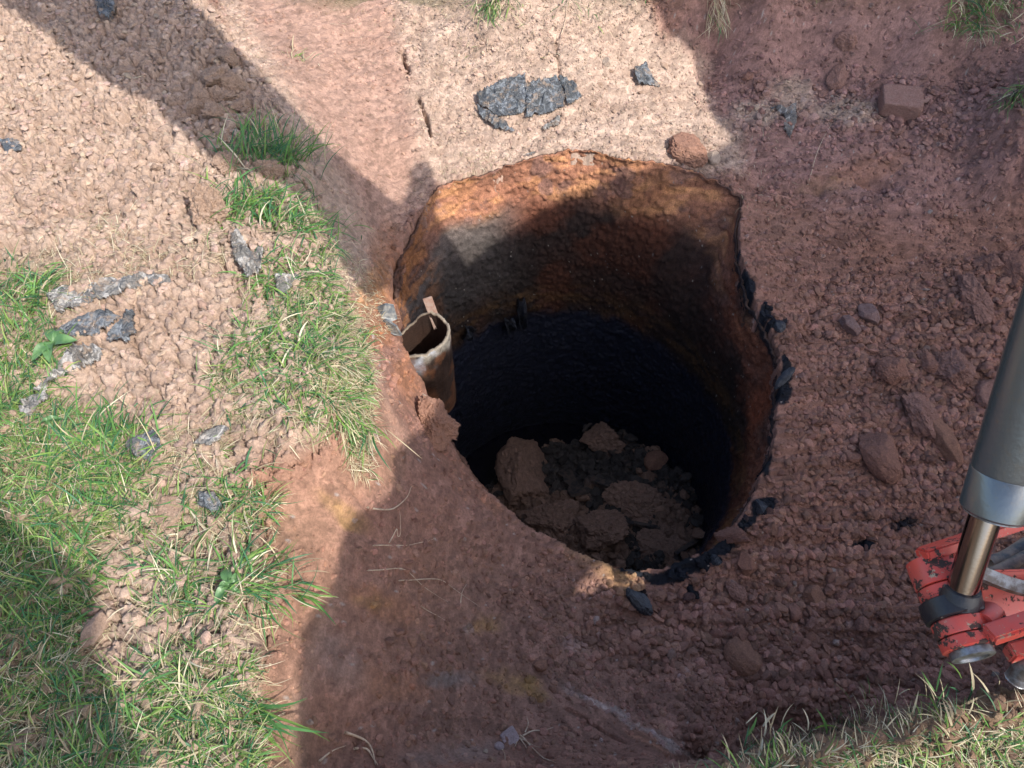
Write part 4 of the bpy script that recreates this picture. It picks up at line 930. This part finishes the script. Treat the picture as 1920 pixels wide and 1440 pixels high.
def lathe_obj(name, P0, P1, prof, mat, parent, seg=40, cap=True):
    v_, f_ = lathe(P0, P1, prof, seg, cap); o = mesh_obj(name, v_, f_, mat, None, True); o.data.set_sharp_from_angle(angle=math.radians(35))
    if parent: o.parent = parent; o.matrix_parent_inverse = Matrix.Translation(parent.location).inverted()
    return o
def box_obj(name, P0, P1, w, h, mat, parent, up=(0, 0, 1), bev=.004, taper=1.0):
    P0, P1 = np.array(P0, float), np.array(P1, float); d = P1-P0; L = np.linalg.norm(d); d /= L
    s = np.cross(d, up); s /= np.linalg.norm(s); u = np.cross(s, d); vs = []
    for t, k_ in ((0, 1.0), (1, taper)):
        for a_, b_ in ((-1, -1), (1, -1), (1, 1), (-1, 1)): vs.append(P0+d*L*t+s*a_*w/2*k_+u*b_*h/2*k_)
    o = mesh_obj(name, np.array(vs), [(0, 1, 2, 3)[::-1], (4, 5, 6, 7), (0, 1, 5, 4), (1, 2, 6, 5), (2, 3, 7, 6), (3, 0, 4, 7)], mat, None, False)
    import bmesh
    bm = bmesh.new(); bm.from_mesh(o.data); bmesh.ops.recalc_face_normals(bm, faces=bm.faces[:])
    bmesh.ops.bevel(bm, geom=bm.edges[:], offset=bev, segments=2, affect='EDGES'); bm.to_mesh(o.data); bm.free()
    o.data.polygons.foreach_set('use_smooth', [True]*len(o.data.polygons)); o.data.set_sharp_from_angle(angle=math.radians(40))
    if parent: o.parent = parent; o.matrix_parent_inverse = Matrix.Translation(parent.location).inverted()
    return o
PZ = -.385
pc = W(786, 628, PZ); PR = .105
pipe = empty('broken_pipe', pc); tag(pipe, 'broken vertical steel pipe stub with white crust at the left rim of the tank', 'pipe')
def pipe_body():
    nt, nh = 120, 60; th = np.linspace(0, 2*math.pi, nt, endpoint=False); hh = np.linspace(0, 1, nh)
    T, H = np.meshgrid(th, hh); X, Y = np.cos(T), np.sin(T)
    top = PZ+.02*np.cos(th+1.0)+.030*fbm(np.cos(th)*.8+3, np.sin(th)*.8+7, 1.7, 3, 701)+.006*fbm(th, th*0, 6, 3, 709)
    # the far left part is broken away
    top = top-.05*sm(.5, .95, np.cos(th-2.6))
    top[(th > 1.2) & (th < 1.75)] += .008
    Z = top[None]+(PZ-.36-top[None])*H
    Ro = PR+.003*fbm(T*2, Z, 18, 3, 702)+.002; u = T*PR
    n1 = fbm(u, Z, 14, 4, 703)*.5+.5; n2 = fbm(u, Z, 50, 3, 704)*.5+.5
    c = lerp(np.broadcast_to(C(.085,.050,.036), X.shape+(3,)), C(.035,.026,.022), sm(.4, .6, n1))
    wt = sm(.06, .02, top[None]-Z+.09*(n1-.5))*sm(.25, .45, n2+.1); c = lerp(c, C(.42,.38,.32), wt*.75)
    bl = sm(.50, .62, fbm(u, Z, 11, 3, 705)*.5+.5)*sm(.17, .08, np.abs(top[None]-Z-.07)); c = lerp(c, C(.48,.52,.60), bl*.8)
    c = lerp(c, C(.050,.030,.022), sm(.03, .12, top[None]-Z+.07*(n1-.5))*.93)
    n5 = fbm(u, Z, 30, 4, 711)*.5+.5; c = lerp(c, C(.15,.062,.030), sm(.52, .66, fbm(u, Z, 19, 4, 712)*.5+.5)*.7)
    c = c*(.75+.5*n2)[..., None]*(.45+1.1*n5)[..., None]
    outer = np.stack([Ro*X, Ro*Y, Z-PZ], -1); inner = np.stack([(Ro-.010)*X, (Ro-.010)*Y, Z-PZ], -1)
    ci = lerp(np.broadcast_to(C(.075,.038,.025), X.shape+(3,)), C(.03,.022,.02), n1)
    P = np.concatenate([outer[::-1], inner], 0); cc = np.concatenate([c[::-1], ci], 0); cc[nh-1] = C(.34,.29,.23); cc[nh] = C(.26,.21,.16)
    j, i = np.mgrid[0:2*nh-1, 0:nt]; a_ = j*nt+i; b_ = j*nt+(i+1) % nt
    F = np.stack([a_, b_, b_+nt, a_+nt], -1).reshape(-1, 4)
    return mesh_obj('pipe_wall', P.reshape(-1, 3), F, soil_like('pipe_steel', .9, .12, .9), pipe, True, {'tint': np.clip(cc.reshape(-1, 3), 0, 1)})
pipe_body()
t0, t1 = D(822, 615, (pc-CAM) @ FW+.10), D(801, 558, (pc-CAM) @ FW+.02)
M_STRIP = flat_mat('flat_bar', (.30,.22,.18), .6, .1, .5, (.26,.15,.11), 60, .4, 150)
b_ = box_obj('flat_bar', t0, t1, .033, .006, M_STRIP, pipe, up=(.1, -.8, .6), bev=.001)
# jagged plates of the tank's torn lip by the pipe
def shard(pts, th_, mat, label, name='steel_shard'):
    P = np.array([D(a, b, d) for a, b, d in pts]); c = P.mean(0)
    nrm = np.cross(P[1]-P[0], P[2]-P[0]); nrm /= np.linalg.norm(nrm); k = len(P)
    vs = np.vstack([P-c, P-c+nrm*th_]); fs = [tuple(range(k)), tuple(range(2*k-1, k-1, -1))]+[(i, (i+1) % k, (i+1) % k+k, i+k) for i in range(k)]
    o = mesh_obj(name, vs, fs, mat, None, False); o.location = c; tag(o, label, 'metal scrap'); return o
M_DKST = flat_mat('dark_steel', (.09,.10,.11), .5, .3, .5, (.25,.24,.22), 50, .6, 90)
dd = (hit(725, 600)-CAM) @ FW-.02
shard([(708,578,dd),(722,572,dd-.01),(738,574,dd),(745,598,dd+.02),(728,606,dd+.01),(714,594,dd)], .008, M_DKST, 'dark jagged steel scrap above the broken pipe')
shard([(706,604,dd),(722,600,dd-.02),(742,612,dd-.02),(752,630,dd),(738,628,dd),(716,616,dd)], .008, M_DKST, 'grey jagged steel flake between bank and pipe')

# ------------------------------------------------------------------ roots
def tube_mesh(name, P, rad, mat, seg=6, taper=.75):
    P = np.asarray(P, float); n_ = len(P); T = np.gradient(P, axis=0); T /= np.linalg.norm(T, axis=1)[:, None]+1e-9
    up = np.array([.13, .21, .97]); A = np.cross(T, up); A /= np.linalg.norm(A, axis=1)[:, None]+1e-9; B = np.cross(T, A)
    w = np.linspace(0, 2*math.pi, seg, endpoint=False); R_ = rad*(1-taper*np.linspace(0, 1, n_))
    V_ = P[:, None]+(A[:, None]*np.cos(w)[None, :, None]+B[:, None]*np.sin(w)[None, :, None])*R_[:, None, None]
    fs = [(j*seg+i, j*seg+(i+1) % seg, (j+1)*seg+(i+1) % seg, (j+1)*seg+i) for j in range(n_-1) for i in range(seg)]+[tuple(range(seg)), tuple(range(n_*seg-1, (n_-1)*seg-1, -1))]
    return mesh_obj(name, V_.reshape(-1, 3), fs, mat)
M_ROOT = flat_mat('pale_root', (.52,.42,.32), .7, 0, .3, (.38,.27,.19), 60, .3, 120)
def root_line(pts, rad, label, group=None, seed=0, wig=6):
    r = np.random.default_rng(seed+900); P = []
    for (a, b), (c, d) in zip(pts[:-1], pts[1:]):
        m_ = max(3, int(math.hypot(c-a, d-b)/9))
        for i in range(m_): t = i/m_; P.append((a+(c-a)*t+r.normal(0, wig*.22), b+(d-b)*t+r.normal(0, wig*.22)))
    P.append(pts[-1]); Wp = np.array([hit(*p) for p in P]); Wp[:, 2] += rad*1.5+.007
    K = np.ones(3)/3
    for _ in range(2):
        Wp[1:-1] = (Wp[:-2]+Wp[1:-1]*2+Wp[2:])/4
    c0 = Wp.mean(0); o = tube_mesh('root', Wp-c0, rad*1.9, M_ROOT); o.location = c0; tag(o, label, 'root', group)
root_line([(690,955),(740,960),(768,930),(772,915)], .0016, 'pale crooked root poking from the bank beside the shadow edge', seed=1)
root_line([(730,1020),(748,990),(745,1010),(752,1008),(750,960)], .001, 'fine looped root on the upper bank in shade', seed=2)
root_line([(700,1025),(770,1024),(800,1018),(815,1012)], .001, 'fine level root across the shaded bank', seed=3)
root_line([(690,1072),(760,1068),(790,1100),(840,1130)], .001, 'fine root running down right over the shaded bank', seed=4)
root_line([(750,1090),(830,1088),(870,1120),(900,1140)], .001, 'fine root under the middle of the shaded bank', seed=5)
root_line([(862,1134),(866,1115),(875,1098)], .001, 'short upright rootlet on the shaded bank', seed=6)
root_line([(790,1140),(810,1150),(835,1165)], .0009, 'short slanting rootlet on the shaded bank', seed=7)
for k, pts in enumerate([[(975,1378),(1000,1405),(1020,1425),(1042,1432)],[(980,1380),(1000,1370),(1020,1372),(1042,1364)],[(985,1375),(992,1355),(988,1345)],[(975,1385),(1000,1400),(1018,1402)],[(975,1385),(985,1400),(990,1412)],[(940,1400),(948,1415),(947,1432)],[(978,1380),(968,1395),(965,1402)]]):
    root_line(pts, .0016 if k < 2 else .001, 'pale forked rootlet in the spray beside the mauve stone chip', 'rootlets beside the mauve chip', seed=20+k)
root_line([(648,1376),(680,1385),(698,1400),(705,1436)], .002, 'thick pale root curving down at the bottom left of the pit', seed=31)
root_line([(600,1430),(620,1412),(650,1400)], .0016, 'short pale root at the bottom edge left of the curved root', seed=32)
root_line([(665,1405),(690,1404),(700,1420),(712,1440)], .0018, 'second pale root under the thick curved root', seed=33)
root_line([(1515,350),(1530,290),(1560,230)], .0012, 'thin root on the ledge below the lit crumbs', seed=34)
root_line([(1052,70),(1060,40),(1064,5)], .0014, 'thin dark stalk hanging on the far sunlit slope', seed=35)
root_line([(240,1040),(210,1000),(180,1030)], .0014, 'grey dead stem lying by the shaded turf', seed=36)
root_line([(240,1130),(290,1165),(325,1205)], .0016, 'straight straw stalk on the lower turf', seed=37, wig=1)
root_line([(325,1205),(350,1170),(368,1120)], .0013, 'thin dry stalk meeting the straight straw stalk', seed=38, wig=1)

# ------------------------------------------------------------------ the digger: cylinder and linkage in view, added shade slabs above and beside the camera
def red_paint():
    n = N('red_paint'); v_ = n.coords()
    base = n.mix(n.ramp(n.noise(v_, 14, 4, .6), [(.4, 0.), (.6, 1.)]), (.62,.070,.048), (.50,.095,.075))
    f = n.ramp(n.noise(v_, 26, 7, .68), [(.545, 0.), (.565, 1.)])
    c = n.mix(f, base, (.055,.03,.024)); f2 = n.ramp(n.noise(v_, 55, 6, .72), [(.61, 0.), (.64, 1.)]); c = n.mix(f2, c, (.38,.30,.20))
    n.L(c, n.b.inputs['Base Color']); n.L(n.ramp(f, [(0., .38), (1., .8)]), n.b.inputs['Roughness']); n.bump(f, .35, .002).invert = True; return n.m
M_RED = red_paint()
M_GREASE = flat_mat('grease', (.018,.018,.022), .35, 0, .5, (.30,.26,.20), 28, .5, 90, .60, .64)
M_STEEL = flat_mat('worn_steel', (.30,.31,.33), .42, .75, .5, (.14,.12,.11), 40, .3, 90)
M_CHROME = flat_mat('chrome', (.30,.265,.27), .10, 1, .5, None, 20, .03, 200)
M_CYL = flat_mat('black_paint', (.15,.168,.178), .22, .55, .9, (.17,.17,.16), 75, .25, 60, .54, .70)
M_HOSE = flat_mat('muddy_rubber', (.06,.065,.075), .6, 0, .4, (.22,.17,.14), 30, .6, 60)
dg = empty('excavator', (1.2, -.6, 0)); tag(dg, 'excavator arm with black hydraulic cylinder and worn red linkage at the right edge', 'excavator')
A0, A1 = D(1744, 1050, 1.50), D(1822, 1224, 1.40)
def on(t): return A0+(A1-A0)*t
tr_ = .047
lathe_obj('pin_boss', on(0), on(.30), [(0,.040),(.03,.046),(.5,.047),(.97,.047),(1,.045)], M_RED, dg)
lathe_obj('pin_boss', on(.31), on(.44), [(0,.044),(.1,.047),(.9,.047),(1,.046)], M_RED, dg)
lathe_obj('rod_eye', on(.445), on(.66), [(0,.050),(.06,.054),(.5,.056),(.94,.054),(1,.050)], M_GREASE, dg)
lathe_obj('pin_boss', on(.665), on(.83), [(0,.045),(.1,.048),(.9,.048),(1,.046)], M_RED, dg)
lathe_obj('pin_boss', on(.84), on(.97), [(0,.045),(.1,.0475),(.9,.0475),(1,.044)], M_RED, dg)
lathe_obj('pin_cap', on(.965), on(1.06), [(0,.036),(.1,.038),(.85,.038),(.95,.035),(1,.029),(.97,.026),(.7,.024)], M_STEEL, dg)
B0, B1 = D(1797, 1128, 1.43), D(1850, 960, 1.36); bd = (B1-B0)/np.linalg.norm(B1-B0)
lathe_obj('rod_neck', B0-bd*.01, B0+bd*.030, [(0,.038),(.6,.038),(1,.031)], M_GREASE, dg)
E0 = D(1864, 960, 1.36); E1 = D(2150, 60, 1.10)
cd_ = (E1-E0)/np.linalg.norm(E1-E0)
cyl = lathe_obj('hydraulic_cylinder', E0, E1, [(0,.045),(.002,.053),(.008,.0565),(.10,.0565),(.102,.0555),(.106,.0565),(1,.0565)], M_CYL, dg, 64)
rod = lathe_obj('piston_rod', B0, B1+bd*.03, [(0,.0262),(1,.0262)], M_CHROME, None, 48); rod.parent = cyl
gl = lathe_obj('gland_nut', E0-cd_*.004, E0+cd_*.003, [(0,.046),(.2,.050),(.8,.050),(1,.048)], M_STEEL, None, 48); gl.parent = cyl
# side links going off to the right
box_obj('side_link', D(1728, 1040, 1.47), D(2080, 925, 1.52), .020, .042, M_RED, dg, up=(.1, -.55, .8))
box_obj('side_link', D(1850, 1192, 1.37), D(2080, 1116, 1.40), .034, .026, M_RED, dg, up=(.1, .3, .9))
box_obj('cross_plate', D(1835, 1120, 1.45), D(2080, 1112, 1.50), .10, .012, M_RED, dg, up=(0, -.55, .8), bev=.003)
lathe_obj('plate_bush', D(1843, 1168, 1.40), D(1862, 1148, 1.42), [(0,.020),(.9,.024),(1,.022),(.95,.017),(.2,.016)], M_RED, dg, 28)
def guard():
    vs = []; nn_ = 22
    for i in range(nn_):
        t = i/(nn_-1); a_ = 1822+t*170; b_ = 1083+34*math.sin(t*2.0)+8*t
        c_ = D(a_, b_, 1.43+.03*t)
        for u_, w_ in ((0, 0), (1, 0), (1, 1), (0, 1)): vs.append(c_+np.array([0, .0, .010])*u_+np.array([.004, .022, .01])*w_)
    fs = [(i*4+k_, i*4+(k_+1) % 4, i*4+4+(k_+1) % 4, i*4+4+k_) for i in range(nn_-1) for k_ in range(4)]+[(0, 1, 2, 3), tuple(range(nn_*4-1, nn_*4-5, -1))]
    o = mesh_obj('steel_guard', np.array(vs), fs, M_STEEL, None, False); o.parent = dg; o.matrix_parent_inverse = Matrix.Translation(dg.location).inverted()
guard()
def hose(pts, rad, name='hose', mat=None):
    P = np.array([D(*p) for p in pts]); t = np.linspace(0, len(P)-1, 26)
    Q = np.stack([np.interp(t, range(len(P)), P[:, k]) for k in range(3)], -1)
    for _ in range(6): Q[1:-1] = (Q[:-2]+2*Q[1:-1]+Q[2:])/4
    o = tube_mesh(name, Q, rad, mat or M_HOSE, 16, 0); o.parent = dg; o.matrix_parent_inverse = Matrix.Translation(dg.location).inverted()
hose([(1835,1085,1.56),(1880,1068,1.57),(1930,1040,1.58),(2010,1010,1.58)], .013)
hose([(1845,1095,1.60),(1890,1085,1.60),(1940,1078,1.60),(2010,1070,1.6)], .019)
hose([(1850,1060,1.60),(1885,1050,1.62),(1930,1020,1.63),(2010,985,1.63)], .018)
hose([(1905,1275,1.55),(1925,1250,1.53),(1955,1232,1.50),(2010,1215,1.5)], .022, 'bucket_pin', M_STEEL)
box_obj('tipping_link', D(1890, 1225, 1.52), D(2080, 1180, 1.50), .03, .05, M_RED, dg)
# added unseen slabs above the view, outlined from the shadows they must cast
HP = 2.45
def lift(p, z=None): t = ((HP if z is None else z)-p[2])/SUN[2]; return p+SUN*t
def caster(name, pts3, th_, mat):
    P = np.array([lift(p) for p in pts3]); k_ = len(P); Q = P+SUN*th_
    from mathutils.geometry import tessellate_polygon
    tris = tessellate_polygon([[Vector((float(p[0]), float(p[1]), 0)) for p in P]])
    fs = [tuple(t) for t in tris]+[tuple(i+k_ for i in reversed(t)) for t in tris]+[(i, (i+1) % k_, (i+1) % k_+k_, i+k_) for i in range(k_)]
    o = mesh_obj(name, np.vstack([P, Q]), fs, mat, None, False); o.parent = dg; o.matrix_parent_inverse = Matrix.Translation(dg.location).inverted()
    return o, P
def dens(px, n_=3):
    out = []
    for (a, b), (c, d) in zip(px[:-1], px[1:]):
        for i in range(n_): t = i/n_; out.append((a+(c-a)*t, b+(d-b)*t))
    return out+[px[-1]]
def gb(px, py):                                        # on the smooth ground, without crumbs
    d = ray(px, py); t = np.arange(.5, 9, .004); p = CAM[None]+d[None]*t[:, None]
    z = hsample(p[:, 0], p[:, 1], GB); z = np.where(np.hypot(p[:, 0]-TCX, p[:, 1]-TCY) < rim_r(np.arctan2(p[:, 1]-TCY, p[:, 0]-TCX)), FLOORZ, z)
    u = p[:, 2] < z
    return p[np.argmax(u)] if u.any() else W(px, py, 0)
M_SLAB = flat_mat('body_paint', (.42,.40,.37), .6, 0, .3, (.30,.28,.26), 8)  # pale finish of the added shade slabs, bounces light below
BANDL = [(-400,-330),(0,8),(60,48),(150,120),(230,178),(285,190),(330,250),(400,300),(440,325),(520,345),(590,400),(620,440),(640,500),(690,560)]
BANDR = [(812,330),(800,302),(778,305),(765,322),(768,350),(748,385),(700,345),(650,305),(600,262),(548,200),(510,165),(450,105),(400,50),(352,0),(100,-300)]
MAIN_L = [(790,800),(742,845),(738,900),(725,935),(665,965),(640,1010),(628,1080),(600,1130),(562,1180),(558,1260),(560,1440),(545,1500)]
WEDGE = [(1300,300),(1200,320),(1120,345),(1000,402),(900,470),(850,510),(812,400)]
TOPR = [(1205,-60),(1225,10),(1245,60),(1300,105),(1318,170),(1330,230),(1372,262),(1330,292)]
def hz(x, y, z=HP): return np.array([x, y, z])
slab_pts = [lift(gb(*p)) for p in BANDL]+[hz(1.45,.12), hz(1.66,.10), hz(1.70,0), hz(1.67,-.3)]+[lift(gb(*p)) for p in MAIN_L]
slab_pts += [hz(1.27,-1.6), hz(1.93,-1.6), hz(1.98,-1.38)]
slab_pts += [lift(W(a_, b_, 0))+np.array([0, o_, 0]) for a_, b_, o_ in [(1340,1410,-.12),(1400,1375,-.10),(1450,1362,-.09),(1570,1332,-.08),(1640,1320,-.07),(1720,1306,-.03),(1790,1293,.07),(1960,1262,.10)]]
slab_pts += [hz(2.75,-1.25), hz(2.8,-1.75), hz(4.7,-1.75), hz(4.7,1.85)]
if DEBUG:
    for p in slab_pts: print('BODY', np.round(p, 2))
    for p in TOPR+WEDGE+BANDR: print('BT', p, np.round(gb(*p), 2), np.round(lift(gb(*p)), 2))
slab_pts += [lift(gb(*p)) for p in TOPR]+[lift(gb(*p)) for p in WEDGE]+[lift(gb(*p)) for p in BANDR]
caster('boom_and_roof', slab_pts, .12, M_SLAB)  # unseen slab shaped for the wanted shade, standing in for boom and roof
caster('raised_hood', [lift(W(a_, b_, 0)) for a_, b_ in [(-500,930),(0,952),(55,1005),(130,1042),(180,1090),(188,1160),(182,1243),(204,1280),(226,1352),(268,1390),(266,1480),(262,1700),(-500,1700)]], .10, M_SLAB)  # unseen slab added only to shade the lower left turf
